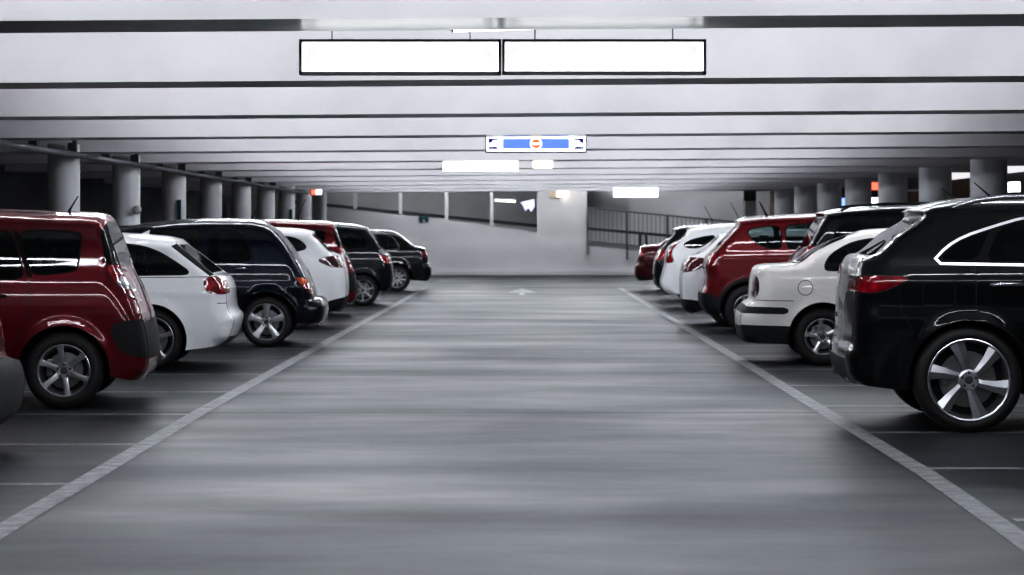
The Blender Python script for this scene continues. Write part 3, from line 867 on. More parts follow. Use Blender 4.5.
# ---- red crossover, right
s = dict(label='red crossover with black lower cladding and roof spoiler, behind the cream white saloon', paint='red2', hw=.895, wu=.66, wb=2.63, wheel=('five', .345, .22, .21), Ra=.405, grid=.036, near=2.0, belt=1.15, sill=.27, zre=.28,
  flare=.02, taper=.09,
  top=[(.20, .25, 'B'), (.08, .31, 'B'), (.015, .40, 'R'), (.0, .56, 'R'), (.04, .66, 'R'), (.08, .82, 'R'), (.065, .98, 'R'), (.12, 1.10, 'R'), (.25, 1.24, 'G'), (.40, 1.40, 'G'), (.52, 1.545, 'G'), (.51, 1.60, 'S', 'c'), (.62, 1.625, 'T'), (1.1, 1.655, 'T'),
       (1.7, 1.675, 'T'), (2.0, 1.66, 'T')] + front_end(4.32, 2.35, 1.60, 1.12, 3.3),
  wz=WZ(1.13, 1.62, .70),
  regions=[
    win([(.64, 1.42), (.70, 1.485), (1.10, 1.53), (1.12, 1.205), (.93, 1.205), (.76, 1.29)], mat='glass_clear'), win([(1.18, 1.53), (1.72, 1.565), (1.80, 1.19), (1.19, 1.20)], mat='glass_clear'), win([(1.80, 1.56), (2.3, 1.53), (3.0, 1.2), (1.86, 1.19)]),
    rear_glass(1.16, 1.52, .84),
    light([(.335, 1.14), (.18, 1.15), (-.1, 1.11), (-.1, .92), (.10, .925), (.20, .98)], .93, 1.10, .62),
    dict(name='cladding', mat='plastic', poly=[(.24, .54), (.0, .58), (-.2, .58), (-.2, .1), (.5, .1), (.30, .32)], strip=(.1, .57, 0, 1.), prio=2, sided=False, round=1),
    dict(name='arch_cladding', mat='plastic', poly=[(.66+.455*math.cos(a*PI/14), .345+.455*math.sin(a*PI/14)) for a in range(-4, 19)], prio=3, round=0),
    windshield(1.16, 1.55)],
  seams=[[(.08, .82), (.24, .80), (.30, .60)]], crease=[(1.08, 1.10, .012, .05)])
build_car(s); antenna(s, .95, 1.66, .22, .45, .1); antenna(s, .95, 1.66, .2, .5, -.2); place(s, 'R', 2.53, 30.85)

# ---- white hatch, right
s = dict(label='white hatchback with dark smoked tail light and black lower bumper, beside the red crossover', paint='white', hw=.88, wu=.72, wb=2.6, wheel=('ten', .31, .215, .20), grid=.05, near=1.5, belt=1.03, sill=.24, zre=.26, taper=.09,
  top=[(.16, .2, 'B'), (.06, .25, 'B'), (.02, .40, 'R'), (.0, .60, 'R'), (.01, .80, 'R'), (.06, .98, 'R'), (.14, 1.05, 'R'), (.30, 1.12, 'G'), (.56, 1.35, 'G'), (.58, 1.385, 'S', 'c'), (.8, 1.42, 'T'), (1.3, 1.46, 'T'), (1.9, 1.46, 'T')]
      + front_end(4.2, 2.2, 1.43, 1.0, 3.2),
  wz=WZ(1.03, 1.43, .68),
  regions=[win([(.60, 1.14), (.75, 1.26), (.95, 1.33), (1.2, 1.35), (1.2, 1.06), (.75, 1.08)]), win([(1.27, 1.35), (1.9, 1.36), (1.95, 1.04), (1.27, 1.06)]), rear_glass(1.11, 1.35, .90),
    light([(.42, 1.02), (.22, 1.045), (-.1, 1.05), (-.1, .82), (.12, .83), (.36, .92)], .84, 1.04, .50, 'lens_dark'),
    dict(name='bumper_trim', mat='plastic', poly=[(.4, .36), (.2, .40), (-.1, .42), (-.1, .1), (.4, .1)], strip=(.1, .42, 0, 1.), prio=2, sided=False), windshield(1.06, 1.40)])
build_car(s); antenna(s, 1.0, 1.44, .5, .5); place(s, 'R', 2.43, 33.3)

# ---- white tall crossover, right
s = dict(label='white crossover with tall slanted red tail light, between white hatchback and dark blue car', paint='white', hw=.90, wu=.75, wb=2.62, wheel=('ten', .34, .23, .21), grid=.05, near=1.6, belt=1.08, sill=.26, zre=.28,
  top=[(.12, .28, 'B'), (.04, .34, 'B'), (.0, .50, 'R'), (.04, .66, 'R'), (.08, .82, 'R'), (.10, 1.0, 'R'), (.15, 1.14, 'R'), (.32, 1.27, 'G'), (.46, 1.40, 'G'), (.50, 1.46, 'S', 'c'), (.7, 1.49, 'T'), (1.2, 1.55, 'T'), (1.8, 1.58, 'T')]
      + front_end(4.4, 2.3, 1.55, 1.1, 3.3),
  wz=WZ(1.08, 1.52, .70),
  regions=[win([(.40, 1.19), (.50, 1.26), (.70, 1.32), (.95, 1.36), (.98, 1.33), (.72, 1.14), (.48, 1.13)], round=3), win([(1.08, 1.40), (1.7, 1.45), (1.75, 1.10), (1.0, 1.12)]), rear_glass(1.18, 1.42, .86),
    light([(.46, 1.38), (.40, 1.38), (-.1, 1.22), (-.1, .86), (.24, .86), (.17, 1.06), (.26, 1.18)], .87, 1.22, .80),
    dict(name='bumper_trim', mat='plastic', strip=(.1, .40, 0, 1.), prio=2, sided=False), windshield(1.12, 1.5)])
build_car(s); antenna(s, 1.0, 1.54, .4, .5); place(s, 'R', 2.57, 40.4)

# ---- dark hatch, right
s = dict(label='dark navy tall car glimpsed between the white crossover and the farthest red saloon', paint='ink', hw=.89, wu=.72, wb=2.6, wheel=('ten', .31, .215, .20), grid=.055, near=1.4, belt=1.05, sill=.24, zre=.28,
  top=[(.12, .26, 'B'), (.04, .34, 'B'), (.0, .50, 'R'), (.01, .72, 'R'), (.05, .90, 'R'), (.12, 1.04, 'R'), (.26, 1.22, 'G'), (.42, 1.42, 'G'), (.40, 1.49, 'S', 'c'), (.65, 1.53, 'T'), (1.2, 1.56, 'T'), (1.8, 1.56, 'T')]
      + front_end(4.2, 2.2, 1.52, 1.05, 3.2),
  wz=WZ(1.05, 1.52, .70),
  regions=[win([(.50, 1.15), (.65, 1.38), (1.2, 1.43), (1.25, 1.08)]), rear_glass(1.10, 1.42, .86), light([(.30, 1.06), (-.1, 1.06), (-.1, .84), (.20, .84)], .85, 1.02, .70),
    dict(name='bumper_trim', mat='plastic', strip=(.1, .40, 0, 1.), prio=2, sided=False), windshield(1.1, 1.48)])
build_car(s); place(s, 'R', 2.73, 45.3)

s = sedan('dark red saloon, farthest car of the right row near the ramp railing', 'darkred', deck=1.05, gu=.55, ru=1.08, roof=1.42)
place(s, 'R', 2.71, 52.5)

# ================================================================== THE BUILDING
def concrete_floor():
    m, nt, b = new_mat('polished_concrete_floor')
    N_ = nt.nodes.new; lk = nt.links.new
    tc = N_('ShaderNodeTexCoord')
    def noise(scale, det, st, rough=.55):
        mp = N_('ShaderNodeMapping'); mp.inputs['Scale'].default_value = st
        nz = N_('ShaderNodeTexNoise'); nz.inputs['Scale'].default_value = scale; nz.inputs['Detail'].default_value = det; nz.inputs['Roughness'].default_value = rough
        lk(tc.outputs['Object'], mp.inputs[0]); lk(mp.outputs[0], nz.inputs['Vector']); return nz
    big = noise(.5, 5, (.5, 1., 1)); streak = noise(.6, 7, (.42, 1.15, 1), .6); fine = noise(7, 10, (1, .7, 1), .75)
    spots = N_('ShaderNodeTexVoronoi'); spots.inputs['Scale'].default_value = 2.2
    lk(tc.outputs['Object'], spots.inputs['Vector'])
    def ramp(src, c0, c1, p0=.3, p1=.7):
        r = N_('ShaderNodeValToRGB'); r.color_ramp.elements[0].position = p0; r.color_ramp.elements[1].position = p1
        r.color_ramp.elements[0].color = (*c0, 1); r.color_ramp.elements[1].color = (*c1, 1); lk(src, r.inputs[0]); return r
    def mul(a, c, f):
        x = N_('ShaderNodeMixRGB'); x.blend_type = 'MULTIPLY'; x.inputs[0].default_value = f; lk(a, x.inputs[1]); lk(c, x.inputs[2]); return x
    base = ramp(streak.outputs['Fac'], (.028, .033, .0365), (.049, .056, .062), .30, .70)
    x = mul(base.outputs[0], ramp(big.outputs['Fac'], (.6, .6, .62), (1, 1, 1), .35, .6).outputs[0], .8)
    x = mul(x.outputs[0], ramp(fine.outputs['Fac'], (.62, .62, .63), (1, 1, 1), .32, .64).outputs[0], .55)
    x = mul(x.outputs[0], ramp(spots.outputs['Distance'], (.25, .25, .25), (1, 1, 1), .012, .022).outputs[0], .6)
    lk(x.outputs[0], b.inputs['Base Color'])
    mr = N_('ShaderNodeMapRange'); mr.inputs['From Min'].default_value = .3; mr.inputs['From Max'].default_value = .7
    mr.inputs['To Min'].default_value = .36; mr.inputs['To Max'].default_value = .58; b.inputs['Specular IOR Level'].default_value = .22
    lk(streak.outputs['Fac'], mr.inputs['Value']); lk(mr.outputs[0], b.inputs['Roughness'])
    bp = N_('ShaderNodeBump'); bp.inputs['Strength'].default_value = .12; bp.inputs['Distance'].default_value = .004
    lk(fine.outputs['Fac'], bp.inputs['Height']); lk(bp.outputs[0], b.inputs['Normal'])
    return m
M['floor'] = concrete_floor()
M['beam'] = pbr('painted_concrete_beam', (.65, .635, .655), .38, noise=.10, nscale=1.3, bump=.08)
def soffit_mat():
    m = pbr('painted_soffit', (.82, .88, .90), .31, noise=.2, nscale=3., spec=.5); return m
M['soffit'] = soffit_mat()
M['ceil'] = pbr('ceiling_paint', (.5, .5, .52), .7, noise=.1, nscale=1.)
M['wallw'] = pbr('white_wall_paint', (.60, .59, .60), .6, noise=.10, nscale=.6, bump=.05)
M['wallg'] = pbr('grey_wall_paint', (.50, .50, .50), .7, noise=.15, nscale=.6)
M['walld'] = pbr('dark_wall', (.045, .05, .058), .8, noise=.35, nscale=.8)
M['column'] = pbr('column_paint', (.86, .87, .89), .55, noise=.18, nscale=2.5, stretch=(1, 1, .4))
M['tealsign'] = pbr('teal_panel', (.008, .07, .085), .4, noise=.1)
M['metal_dark'] = pbr('dark_painted_metal', (.05, .053, .058), .45, .3, noise=.1)
M['metal_rail'] = pbr('grey_rail_paint', (.16, .165, .175), .45, .3, noise=.1)
M['metal_white'] = pbr('white_painted_metal', (.66, .66, .66), .4, noise=.05)
M['pipe'] = pbr('galvanised_pipe', (.22, .23, .25), .5, .3, noise=.2, nscale=6)
M['brown'] = pbr('brown_panel', (.17, .085, .045), .6, noise=.3, nscale=2)
M['line'] = pbr('worn_white_line', (.21, .213, .22), .55, noise=.42, nscale=9)
M['joint'] = pbr('joint_filler', (.05, .052, .056), .7, noise=.3)
M['tube'] = emit('fluorescent_tube', (.92, .95, 1.), 96.)
M['panel'] = emit('lit_white_panel', (.97, .98, 1.), 3.2)
M['panel_dim'] = emit('lit_panel_dim', (.93, .92, .95), .92)  # weaker white glow, for the sign marks and the right strip
M['panel_blue'] = emit('lit_blue_panel', (.16, .27, .86), 1.15)
M['panel_navy'] = emit('lit_navy_panel', (.03, .05, .30), .35)
M['panel_red'] = emit('lit_orange_panel', (.95, .20, .08), 1.1)
M['lamp_warm'] = emit('warm_lamp', (1., .90, .74), 5.)
M['lamp_red'] = emit('red_lamp', (1., .16, .10), 2.2)
M['lamp_blue'] = emit('blue_lamp', (.25, .4, 1.), 2.)
M['frame'] = pbr('sign_frame', (.012, .016, .018), .4)
M['beige'] = pbr('beige_plastic', (.42, .36, .27), .5)

f = box_obj('floor', (1., 30, -.1), (26, 92, .2), M['floor']); struct(f, 'polished grey concrete garage floor')

P0, PITCH, BW, SOF = 11.6, 4.8, .71, 2.60
XC = .6
TILT = .0068                                            # cross-fall of the deck, left low
for i in range(-4, 12):
    y0 = P0+PITCH*i
    bm = bmesh.new(); add_box(bm, (0, 0, .35), (20.05, BW, .7))
    bmesh.ops.recalc_face_normals(bm, faces=bm.faces)
    o = bm_obj('ceiling_beam', bm, [M['beam'], M['soffit']])
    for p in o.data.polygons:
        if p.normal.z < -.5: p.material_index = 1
    o.location = (-.62, y0+BW/2, SOF+TILT*(-.62-XC)); o.rotation_euler = (0, -TILT, 0)
    struct(o, 'white painted concrete ceiling beam crossing the aisle', 'ceiling beams across the aisle')
o = box_obj('ceiling', (1., 30, 3.45), (26, 92, .2), M['ceil']); struct(o, 'white ceiling slab above the beams')
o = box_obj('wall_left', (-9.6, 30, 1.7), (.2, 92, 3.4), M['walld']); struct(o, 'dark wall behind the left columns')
o = box_obj('wall_back', (1., -14, 1.7), (26, .2, 3.4), M['walld']); struct(o)
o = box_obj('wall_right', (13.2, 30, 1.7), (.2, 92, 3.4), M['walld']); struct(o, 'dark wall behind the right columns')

# columns
def column(x, y, r, label):
    bm = bmesh.new()
    rs = bmesh.ops.create_cone(bm, cap_ends=True, segments=40, radius1=r, radius2=r, depth=SOF+.05)
    bmesh.ops.translate(bm, vec=(0, 0, (SOF+.05)/2), verts=rs['verts'])
    o = bm_obj('column', bm, M['column'], None, True, .8); o.location = (x, y, 0)
    struct(o, label); return o
lc = []
for k in range(-2, 9):
    column(-6.33, 30.4+4.8*k, .22, 'round grey column of the left row' ); lc.append(30.4+4.8*k)
for k in range(-4, 7):
    column(7.87, 37.1+4.8*k, .31, 'round grey column of the right row')

# teal plates on two left columns
for x, y, k in ((-6.33, 40.0, 0), (-6.33, 59.2, 1)):
    o = box_obj('column_plate', (x+.13, y-.235, 1.78), (.07, .03, .45), M['tealsign'])
    tag(o, ['narrow dark teal plate on the third left column from the camera', 'narrow dark teal plate on a far left column near the red lamp'][k], 'plate')
o = bmesh.new(); add_lathe_y(o, [(.001, -.10), (.05, -.09), (.07, -.04), (.07, .0)], 16)
o = bm_obj('round_sensor', o, M['metal_white'], None, True, .8); o.location = (-6.12, 34.99, 1.79); tag(o, 'small round pale sensor on the second left column', 'sensor')

# pipe along the left columns with its brackets
pr = empty('conduit_pipe', (-6.04, 20, 2.485), 0, 'long grey pipe running under the ceiling along the left columns', 'pipe')
tube_obj('pipe', [(0, -6, 0)]+[(random.uniform(-.008, .008), y, random.uniform(-.012, .012)) for y in np.arange(-4, 41, 2.4)]+[(0, 42, 0)], .04, M['pipe'], pr)
for k in range(16):
    y = -2.3+k*2.4
    box_obj('bracket', (0, y, .10), (.05, .06, .22), M['metal_dark'], pr)
    box_obj('bracket', (-.10, y+.35, .09), (.10, .16, .16), M['metal_dark'], pr)

# strip lights on the rear face of every beam
for i in [-3]+list(range(-1, 12)):
    y0 = P0+PITCH*i+BW
    last = i == 11
    r = empty('strip_light', (.15, y0+2.2, 2.98), 0, 'long fluorescent strip light hung between two ceiling beams', 'light', 'strip lights between the beams')
    r.rotation_euler = (0, -TILT, 0)
    box_obj('housing', (0, 0, .07), (10.6, .10, .06), M['metal_white'], r)
    for hx in (-4.2, 0, 4.2): box_obj('hanger', (hx, 0, .23), (.03, .03, .30), M['metal_dark'], r)
    if last: r.location.y = 69.0; r.location.z = 2.92  # last one shifted, out of sight, to brighten the end wall
    for k in range(5):
        bm = bmesh.new(); add_tube(bm, [(-4.2+2.1*k-1.02, 0, .015), (-4.2+2.1*k+1.02, 0, .015)], .018, 8); bm_obj('tube', bm, M['tube'], r, True, .8)

for k, xx in enumerate((-4.0, 5.6)):  # unseen lights added to brighten the ramp hall walls
    r = empty('strip_light', (xx, 75.2, 3.18), 0, ['added strip light brightening the ramp hall, left of the pier', 'added strip light brightening the ramp hall, right of the pier'][k], 'light')
    box_obj('housing', (0, 0, .094), (5.6, .14, .112), M['metal_white'], r)
    bm = bmesh.new(); add_tube(bm, [(-2.7, 0, 0), (2.7, 0, 0)], .02, 8); bm_obj('tube', bm, M['tube'], r, True, .8)
# ---- hanging light boxes
def light_box(x0, x1, z0, z1, y, label, wires=(), content=None, group=None, fr=.016):
    w, h = x1-x0, z1-z0
    r = empty('light_box_sign', ((x0+x1)/2, y, z0), 0, label, 'sign', group)
    bm = bmesh.new()
    for c, s in (((-w/2+fr/2, 0, h/2), (fr, .11, h)), ((w/2-fr/2, 0, h/2), (fr, .11, h)), ((0, 0, fr/2), (w, .11, fr)), ((0, 0, h-fr/2), (w, .11, fr))): add_box(bm, c, s)
    bm_obj('frame', bm, M['frame'], r)
    box_obj('lit_panel', (0, -.035, h/2), (w-2*fr, .02, h-2*fr), M['panel'], r)
    box_obj('lit_panel', (0, .035, h/2), (w-2*fr, .02, h-2*fr), M['panel'], r)
    for wx in wires: tube_obj('hanging_wire', [(wx, 0, h), (wx-.01, .02, 3.35-z0)], .004, M['metal_dark'], r, 6)
    if content: content(r, w, h)
    return r
def faint_arrows(r, w, h):  # faint grey arrow shape at each end of the panel
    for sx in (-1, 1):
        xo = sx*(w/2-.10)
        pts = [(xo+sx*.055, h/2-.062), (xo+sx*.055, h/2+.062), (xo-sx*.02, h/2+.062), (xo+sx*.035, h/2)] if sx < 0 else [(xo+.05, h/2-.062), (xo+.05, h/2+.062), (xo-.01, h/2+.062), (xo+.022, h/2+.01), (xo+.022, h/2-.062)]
        prism_obj('faint_arrow', pts, 'y', -.0465, -.0445, M['panel_dim'], r)
s12 = 12.45
kx = s12/2200
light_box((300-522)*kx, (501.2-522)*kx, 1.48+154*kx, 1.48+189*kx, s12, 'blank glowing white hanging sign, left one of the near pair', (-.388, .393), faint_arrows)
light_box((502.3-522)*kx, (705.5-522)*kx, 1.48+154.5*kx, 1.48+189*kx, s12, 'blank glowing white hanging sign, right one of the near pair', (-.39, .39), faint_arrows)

def direction(r, w, h):
    box_obj('blue_band', (0, -.047, h/2), (w*.655, .004, h*.56), M['panel_blue'], r)
    bm = bmesh.new()
    rs = bmesh.ops.create_cone(bm, cap_ends=True, segments=32, radius1=.072, radius2=.072, depth=.004)
    bmesh.ops.transform(bm, matrix=Matrix.Translation((0, -.0505, h/2)) @ Matrix.Rotation(PI/2, 4, 'X'), verts=rs['verts'])
    bm_obj('disc_rim', bm, M['panel'], r)
    bm = bmesh.new()
    rs = bmesh.ops.create_cone(bm, cap_ends=True, segments=32, radius1=.058, radius2=.058, depth=.004)
    bmesh.ops.transform(bm, matrix=Matrix.Translation((0, -.0535, h/2)) @ Matrix.Rotation(PI/2, 4, 'X'), verts=rs['verts'])
    d = bm_obj('no_entry_disc', bm, M['panel_red'], r)
    box_obj('disc_bar', (0, -.0570, h/2), (.085, .003, .026), M['panel'], d)
    for sx in (-1, 1):
        cx = sx*(w/2-.095); hh = h*.30
        sq = box_obj('car_pictogram', (cx, -.047, h/2), (.115, .004, hh*2), M['panel_navy'], r)
        car = [(-.052, -.034), (-.052, -.002), (-.040, .008), (-.022, .014), (.002, .044), (.054, .044), (.054, -.034), (.042, -.042), (.026, -.034), (-.018, -.034), (-.030, -.042), (-.042, -.034)]
        prism_obj('car_outline', [(cx+sx*-p[0], h/2+p[1]) for p in car], 'y', -.0525, -.0495, M['panel'], sq)
y2 = 26.78; k2 = y2/2200
light_box((485.5-522)*k2, (586.5-522)*k2, 1.48+76.2*k2, 1.48+94.*k2, y2, 'hanging blue and white direction sign with red no entry disc', (-.4, .4), direction)
y3 = 36.40; k3 = y3/2200
light_box((442.5-522)*k3, (519-522)*k3, 1.48+57*k3, 1.48+69.5*k3, y3, 'blank glowing hanging sign below the blue direction sign', (-.4, .4), None, None, .008)
y4 = 60.4; k4 = y4/2200
light_box((613-522)*k4, (658.5-522)*k4, 1.48+31.5*k4, 1.48+41.2*k4, y4, 'blank glowing hanging sign in front of the ramp railing', (-.4, .4), None, None, .008)
# small emergency lamp beside the third sign
r = empty('emergency_lamp', (.345, 36.6, 2.49), 0, 'small glowing emergency lamp right of the lower blank sign', 'lamp')
box_obj('diffuser', (0, 0, .065), (.34, .12, .13), M['lamp_warm'], r, .04); box_obj('mounting_bracket', (0, .02, .5), (.05, .05, .80), M['metal_white'], r)
# tilted tube under the first beam
r = empty('bare_tube_lamp', (-.03, 12.52, 2.636), 0, 'warm bare fluorescent tube peeking out above the near sign pair', 'lamp')
r.rotation_euler = (0, -.034, 0)
tube_obj('tube', [(-.36, 0, -.012), (.50, 0, -.012)], .012, M['lamp_warm'], r, 10); box_obj('housing', (.07, .02, .04), (.9, .05, .05), M['metal_white'], r); box_obj('end_cap', (-.365, 0, -.005), (.012, .03, .035), M['metal_dark'], r)
box_obj('hanging_bracket', (.07, .03, .42), (.04, .03, .75), M['metal_white'], r)

# ---- end wall, ramps and railings
E = 70.8; KE = E/2200
def ex(px): return (px-522)*KE
def ez(py): return 1.48-(py-229)*KE
# lower wall with sloping parapet left of the pier
o = prism_obj('wall_front', [(-11.9, 0), (ex(537), 0), (ex(537), ez(232.5)), (ex(444), ez(220.5)), (ex(310), ez(205.5)), (-11.9, ez(187))], 'y', E, E+.25, M['wallw']); struct(o, 'white end wall with its sloping ramp parapet')
o = prism_obj('wall_front_right', [(ex(587), 0), (13.1, 0), (13.1, ez(268)), (ex(760), ez(258)), (ex(587), ez(240.5))], 'y', E, E+.25, M['wallw']); struct(o, 'white ramp wall below the railing')
o = prism_obj('wall_pier', [(ex(537), 0), (ex(587), 0), (ex(587), 3.4), (ex(537), 3.4)], 'y', E-.03, E+.6, M['wallw']); struct(o, 'white pier in the middle of the end wall')
o = box_obj('baseboard_front', (1., E-.12, .055), (24, .24, .11), M['wallw']); struct(o, 'kerb along the foot of the end wall')
o = prism_obj('trim_1', [(-11.9, ez(191.2)), (13.1, ez(191.2)), (13.1, ez(189.5)), (-11.9, ez(189.5))], 'y', E-.02, E+.12, M['metal_white']); struct(o, 'white edge strip under the ceiling at the end wall')
o = prism_obj('trim_2', [(-11.9, ez(190.0)), (13.1, ez(190.0)), (13.1, 3.4), (-11.9, 3.4)], 'y', E+.12, E+.3, M['walld']); struct(o)
# posts on the parapet
for k, (px, yb) in enumerate(((355.0, 210.3), (400.5, 215.4), (446.5, 220.6), (491.5, 226.4))):
    o = box_obj('parapet_post', (ex(px), E+.10, (ez(yb)+.05+ez(190))/2), (.115, .10, ez(190)-ez(yb)-.05), M['metal_white']); 
    tag(o, ['white post on the parapet, first from the left', 'white post on the parapet, second from the left', 'white post on the parapet, third from the left', 'white post on the parapet, nearest to the pier'][k], 'post', 'parapet posts')
# far wall of the ramp hall, left: ramp edge, grey wall
o = box_obj('wall_far', (-1, 79, 1.9), (28, .2, 3.8), M['wallg']); struct(o, 'grey far wall of the ramp hall')
o = prism_obj('wall_far_right', [(ex(560)*1.11, 0), (14.5, 0), (14.5, 3.8), (ex(628)*1.11, 3.8), (ex(628)*1.11, ez(212)*1.0), (ex(560)*1.11, ez(210))], 'y', 78.2, 78.6, M['wallw']); struct(o, 'white far wall behind the railing')
K7 = 77.8/2200
def fx(px): return (px-522)*K7
def fz(py): return 1.48-(py-229)*K7
o = prism_obj('ramp_edge', [(fx(290), fz(200)), (fx(545), fz(225)), (fx(545), fz(228)), (fx(290), fz(203))], 'y', 77.7, 77.9, M['metal_dark']); struct(o, 'dark sloping edge of the rear ramp')
o = prism_obj('wall_ramp', [(fx(290), fz(203)), (fx(545), fz(228)), (fx(545), 0), (fx(290), 0)], 'y', 77.75, 77.9, M['wallw']); struct(o, 'pale wall under the rear ramp edge')
o = prism_obj('ramp_hall_floor', [(-12, E+.3), (14, E+.3), (14, 79), (-12, 79)], 'z', -.1, 0.0, M['wallg']); struct(o)
o = prism_obj('ramp_hall_ceiling', [(-12, E+.3), (14, E+.3), (14, 79), (-12, 79)], 'z', 3.4, 3.5, M['ceil']); struct(o)
# lit fitting on the far wall
r = empty('ramp_lamp', (fx(507), 77.5, fz(201)), 0, 'bright tube lamp above the rear ramp, left of the pier', 'lamp')
tube_obj('tube', [(-.42, 0, .02), (.30, 0, -.02)], .035, M['panel'], r); box_obj('housing', (-.05, .08, .05), (.8, .10, .05), M['metal_white'], r)
r = empty('ramp_light_sign', (fx(527), 77.45, fz(206)), 0, 'small irregular bluish lit sign beside the rear ramp lamp', 'sign')
M['panel_ice'] = emit('lit_ice_panel', (.72, .78, 1.), 1.3)
prism_obj('lit_panel', [(-.24, .12), (.25, .24), (.27, -.02), (.14, -.22), (.05, -.05), (-.06, -.20), (-.10, .0)], 'y', -.03, .03, M['panel_ice'], r); box_obj('back_plate', (0, .06, 0), (.3, .04, .2), M['metal_white'], r)
# devices on the parapet
r = empty('valve_pair', (ex(424), E-.06, ez(219.5)), 0, 'two small dark green valves on the sloping parapet', 'valve')
for k in (-1, 1): tube_obj('valve_body', [(.10*k, .0, -.08), (.10*k, .0, .10-.03*k)], .05, M['tealsign'], r, 10)
tube_obj('handwheel', [(-.15, -.03, .08), (.15, -.03, .05)], .03, M['tealsign'], r, 8)
# railing, right
r = empty('ramp_railing', (ex(587), E-.08, 0), 0, 'grey metal ramp railing with thin balusters, sloping down to the right', 'railing')
x0 = ex(587); LEN = ex(762)-x0
def zl(a, b): return lambda x: ez(a)+(ez(b)-ez(a))*x/(ex(731)-x0)
ztop, zmid, zlow = zl(208, 221.5), zl(228.5, 241.2), zl(241, 255.5)
def rail_bar(name, fn, h, mat):
    prism_obj(name, [(0, fn(0)-h/2), (LEN, fn(LEN)-h/2), (LEN, fn(LEN)+h/2), (0, fn(0)+h/2)], 'y', -.03, .03, M[mat], r)
rail_bar('top_rail', ztop, .05, 'metal_rail'); rail_bar('middle_rail', zmid, .09, 'metal_dark'); rail_bar('bottom_rail', zlow, .05, 'metal_rail')
for px, yb in ((587.6, 254.5), (627, 259.5), (667, 252), (705.6, 256), (745, 260)):
    xx = ex(px)-x0; box_obj('post', (xx, 0, (ztop(xx)+ez(yb))/2), (.07, .06, ztop(xx)-ez(yb)), M['metal_rail'], r)
for px in (640, 646):
    xx = ex(px)-x0; box_obj('post', (xx, -.02, (zmid(xx)+zlow(xx))/2), (.09, .06, zmid(xx)-zlow(xx)), M['metal_dark'], r)
nb = int(LEN/.138)
for k in range(1, nb):
    xx = k*.138; box_obj('baluster', (xx, 0, (ztop(xx)+zlow(xx))/2), (.018, .018, ztop(xx)-zlow(xx)), M['metal_rail'], r)
# grey block put in as the wall's shadow behind the railing; the right pier
o = box_obj('shadow_block', (ex(607.5)*1.06, 75.5, (ez(211)+3.4)/2+.0), (1.48, .4, 3.4-ez(211)), M['wallg']); struct(o, 'grey block put in for the shadow on the wall behind the railing')
o = box_obj('wall_pier_right', (ex(750), E+.1, 1.7), (.36, .5, 3.4), M['wallg']); struct(o)
o = box_obj('trim_3', (ex(749), E-.2, ez(196)), (.38, .2, .32), M['metal_dark']); struct(o)
# round column close to the right columns, its brown light painted into the colour
bm = bmesh.new(); rs = bmesh.ops.create_cone(bm, cap_ends=True, segments=32, radius1=.33, radius2=.33, depth=2.62); bmesh.ops.translate(bm, vec=(0, 0, 1.31), verts=rs['verts'])
o = bm_obj('column', bm, pbr('brown_lit_column', (.30, .24, .19), .6, noise=.15), None, True, .8); o.location = ((781-522)*66.5/2200, 66.5, 0); struct(o, 'round column at the far right, with brown light painted in')
# exit lamp on the pier
r = empty('pier_lamp', (ex(560), E-.03, ez(193)), 0, 'small square warm lamp on a beige box at the top of the pier', 'lamp')
box_obj('back_box', (-.15, -.06, -.02), (.36, .12, .30), M['beige'], r, .01); box_obj('diffuser', (.08, -.16, 0), (.36, .10, .26), M['lamp_warm'], r, .03)
# red lamp left
r = empty('red_exit_lamp', ((316.5-522)*61/2200, 61, 1.48+39*61/2200), 0, 'small red and white lit sign under the ceiling at the end of the pipe', 'sign')
box_obj('lit_face', (.07, -.04, 0), (.16, .02, .26), M['panel'], r); box_obj('red_face', (-.08, -.045, .0), (.12, .02, .26), M['lamp_red'], r); box_obj('housing', (0, .03, .0), (.34, .12, .30), M['metal_dark'], r); box_obj('hanging_bracket', (0, .03, .33), (.04, .04, .40), M['metal_dark'], r)
# ---- right bay backdrop: glow strip, panels and lamps seen between columns
WRX = 13.05
def wr(px): return WRX*2200/(px-522)
def wrz(px, py): return 1.48-(py-229)*WRX/(px-522)
o = prism_obj('glow_strip', [(40, 2.98), (74, 2.98), (74, 3.3), (40, 3.3)], 'x', 12.9, 13.1, M['panel_dim']); struct(o, 'pale glowing strip standing in for the lit ceiling farther right')  # glow painted in for the lit ceiling beyond the columns
for k, (a, b, z0, z1) in enumerate(((949, 972, 2.0, 2.95), (904, 920, 1.7, 2.95))):
    o = prism_obj('brown_panel', [(wr(a), z0), (wr(b), z0), (wr(b), z1), (wr(a), z1)], 'x', 12.95, 13.09, M['brown'])
    tag(o, ['brown wall panel between the two nearest right columns', 'brown wall panel in the middle gap of the right columns'][k], 'panel')
def small_lamp(px, py, w, h, mat, label, cat='lamp', Y=None):
    X = 12.9; Y = X*2200/(px-522)
    r = empty('wall_lamp', (X, Y, 1.48-(py-229)*Y/2200), PI/2*0, label, cat)
    box_obj('lit_face', (-.09, 0, 0), (.03, w, h), M[mat], r); box_obj('housing', (0, 0, 0), (.16, w*1.1, h*1.1), M['metal_dark'], r)
    box_obj('lit_side', (0, -w*.56, 0), (w*.4, .03, h), M[mat], r)
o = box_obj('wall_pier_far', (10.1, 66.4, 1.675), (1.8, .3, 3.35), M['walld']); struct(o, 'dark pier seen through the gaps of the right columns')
def pier_lamp(px, py, w, h, mat, label, cat='lamp'):
    Y = 66.15
    r = empty('wall_lamp', ((px-522)*Y/2200, Y, 1.48-(py-229)*Y/2200), 0, label, cat)
    box_obj('lit_face', (0, -.03, 0), (w, .03, h), M[mat], r); box_obj('housing', (0, .04, 0), (w*1.1, .11, h*1.1), M['metal_dark'], r)
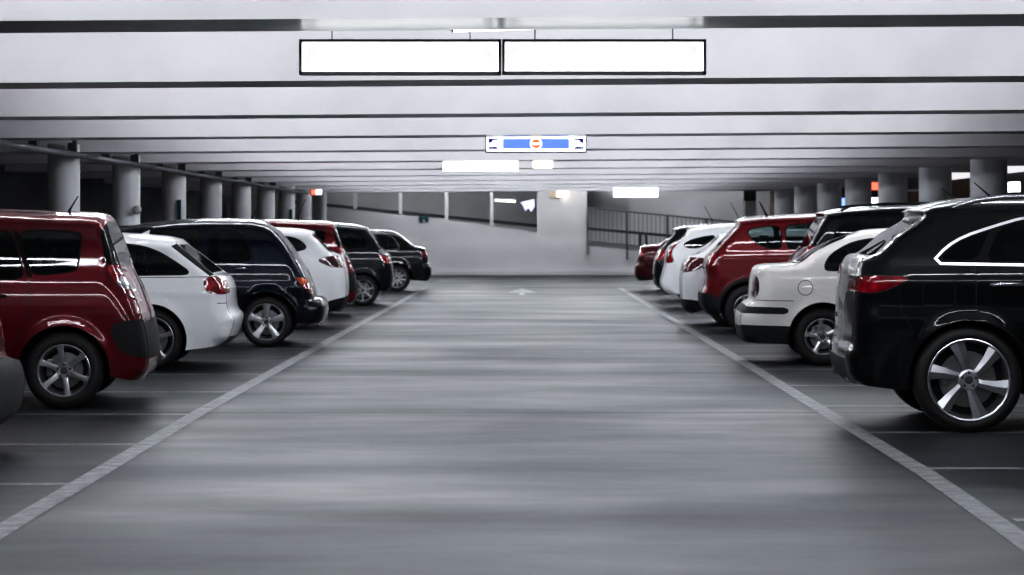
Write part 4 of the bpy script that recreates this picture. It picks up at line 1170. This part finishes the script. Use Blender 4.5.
small_lamp(1014, 187, .5, .26, 'panel', 'white lit sign at the right edge beyond the first right column', 'sign')
pier_lamp(875, 186, .20, .24, 'lamp_red', 'red lamp in the gap between two right columns')
pier_lamp(874, 201, .22, .2, 'panel', 'white lamp below the red lamp between the right columns')
pier_lamp(842.5, 203, .16, .3, 'lamp_blue', 'small blue lit sign between the far right columns', 'sign')

# ---- floor markings
def strip(name, pts, w, mat, z=.004):
    P = [np.array(p, float) for p in pts]; v = []
    for i, p in enumerate(P):
        d = P[min(i+1, len(P)-1)]-P[max(i-1, 0)]; d /= np.hypot(*d); nn = np.array([-d[1], d[0]])*w/2
        v += [(*(p+nn), z), (*(p-nn), z)]
    return link(name, mesh_from(name, v, [(2*i, 2*i+1, 2*i+3, 2*i+2) for i in range(len(P)-1)]), M[mat])
o = strip('floor_marking', [(2.15, 0), (2.30, 8.6), (2.37, 10.2), (2.445, 13.3), (2.45, 16.3), (2.46, 24.9), (2.45, 55)], .135, 'line'); struct(o, 'white aisle edge line on the right')
o = strip('floor_marking', [(-2.35, 0), (-2.52, 9), (-2.55, 10.7), (-2.60, 17.8), (-2.55, 30), (-2.47, 43), (-2.45, 55)], .135, 'line'); struct(o, 'white aisle edge line on the left')
for k in range(-2, 16):
    y = 11.18+2.4*k
    o = strip('floor_marking', [(2.50, y), (7.4, y)], .11, 'line', .003); struct(o, 'white bay line on the right', 'right bay lines')
    y = 12.75+2.4*k if k != 1 else 15.1
    o = strip('floor_marking', [(-7.4, y), (-2.6, y)], .11, 'line', .003); struct(o, 'white bay line on the left', 'left bay lines')
o = strip('floor_joint', [(-9, 17.7), (12, 17.75)], .085, 'joint', .002); struct(o, 'dark expansion joint across the floor')
o = link('floor_arrow', mesh_from('floor_arrow', [(-.26, 51.2, .004), (.26, 51.2, .004), (0, 54.8, .004), (-.06, 51.2, .004), (.06, 51.2, .004), (.06, 49.2, .004), (-.06, 49.2, .004), (-.34, 51.0, .004), (.34, 51.0, .004)], [(7, 8, 2), (3, 6, 5, 4)]), M['line'])
struct(o, 'white arrow painted on the aisle floor near the end')

# ================================================================== world, camera
w = bpy.data.worlds.new('garage_air'); SC.world = w; w.use_nodes = True
bg = w.node_tree.nodes['Background']; bg.inputs[0].default_value = (.5, .6, .75, 1); bg.inputs[1].default_value = .02
cam = bpy.data.cameras.new('camera'); co = bpy.data.objects.new('camera', cam); COL.objects.link(co)
co.location = (0, 0, 1.48); co.rotation_euler = (PI/2, 0, 0)
cam.sensor_width = 36; cam.lens = 2200/1024*36; cam.shift_x = -10/1024; cam.shift_y = -58.5/1024
cam.clip_end = 200; cam.clip_start = .1
cam.dof.use_dof = True; cam.dof.focus_distance = 16.5; cam.dof.aperture_fstop = 4.5
SC.camera = co
SC.view_settings.view_transform = 'Standard'
SC.view_settings.look = 'None'
SC.view_settings.exposure = 0.
SC.view_settings.use_curve_mapping = True
cm = SC.view_settings.curve_mapping
c = cm.curves[3]
c.points.new(.10, .055); c.points.new(.45, .43); c.points.new(.75, .77)
cm.update()
try:
    SC.cycles.use_denoising = True; SC.cycles.max_bounces = 8; SC.cycles.sample_clamp_indirect = 6
except Exception: pass
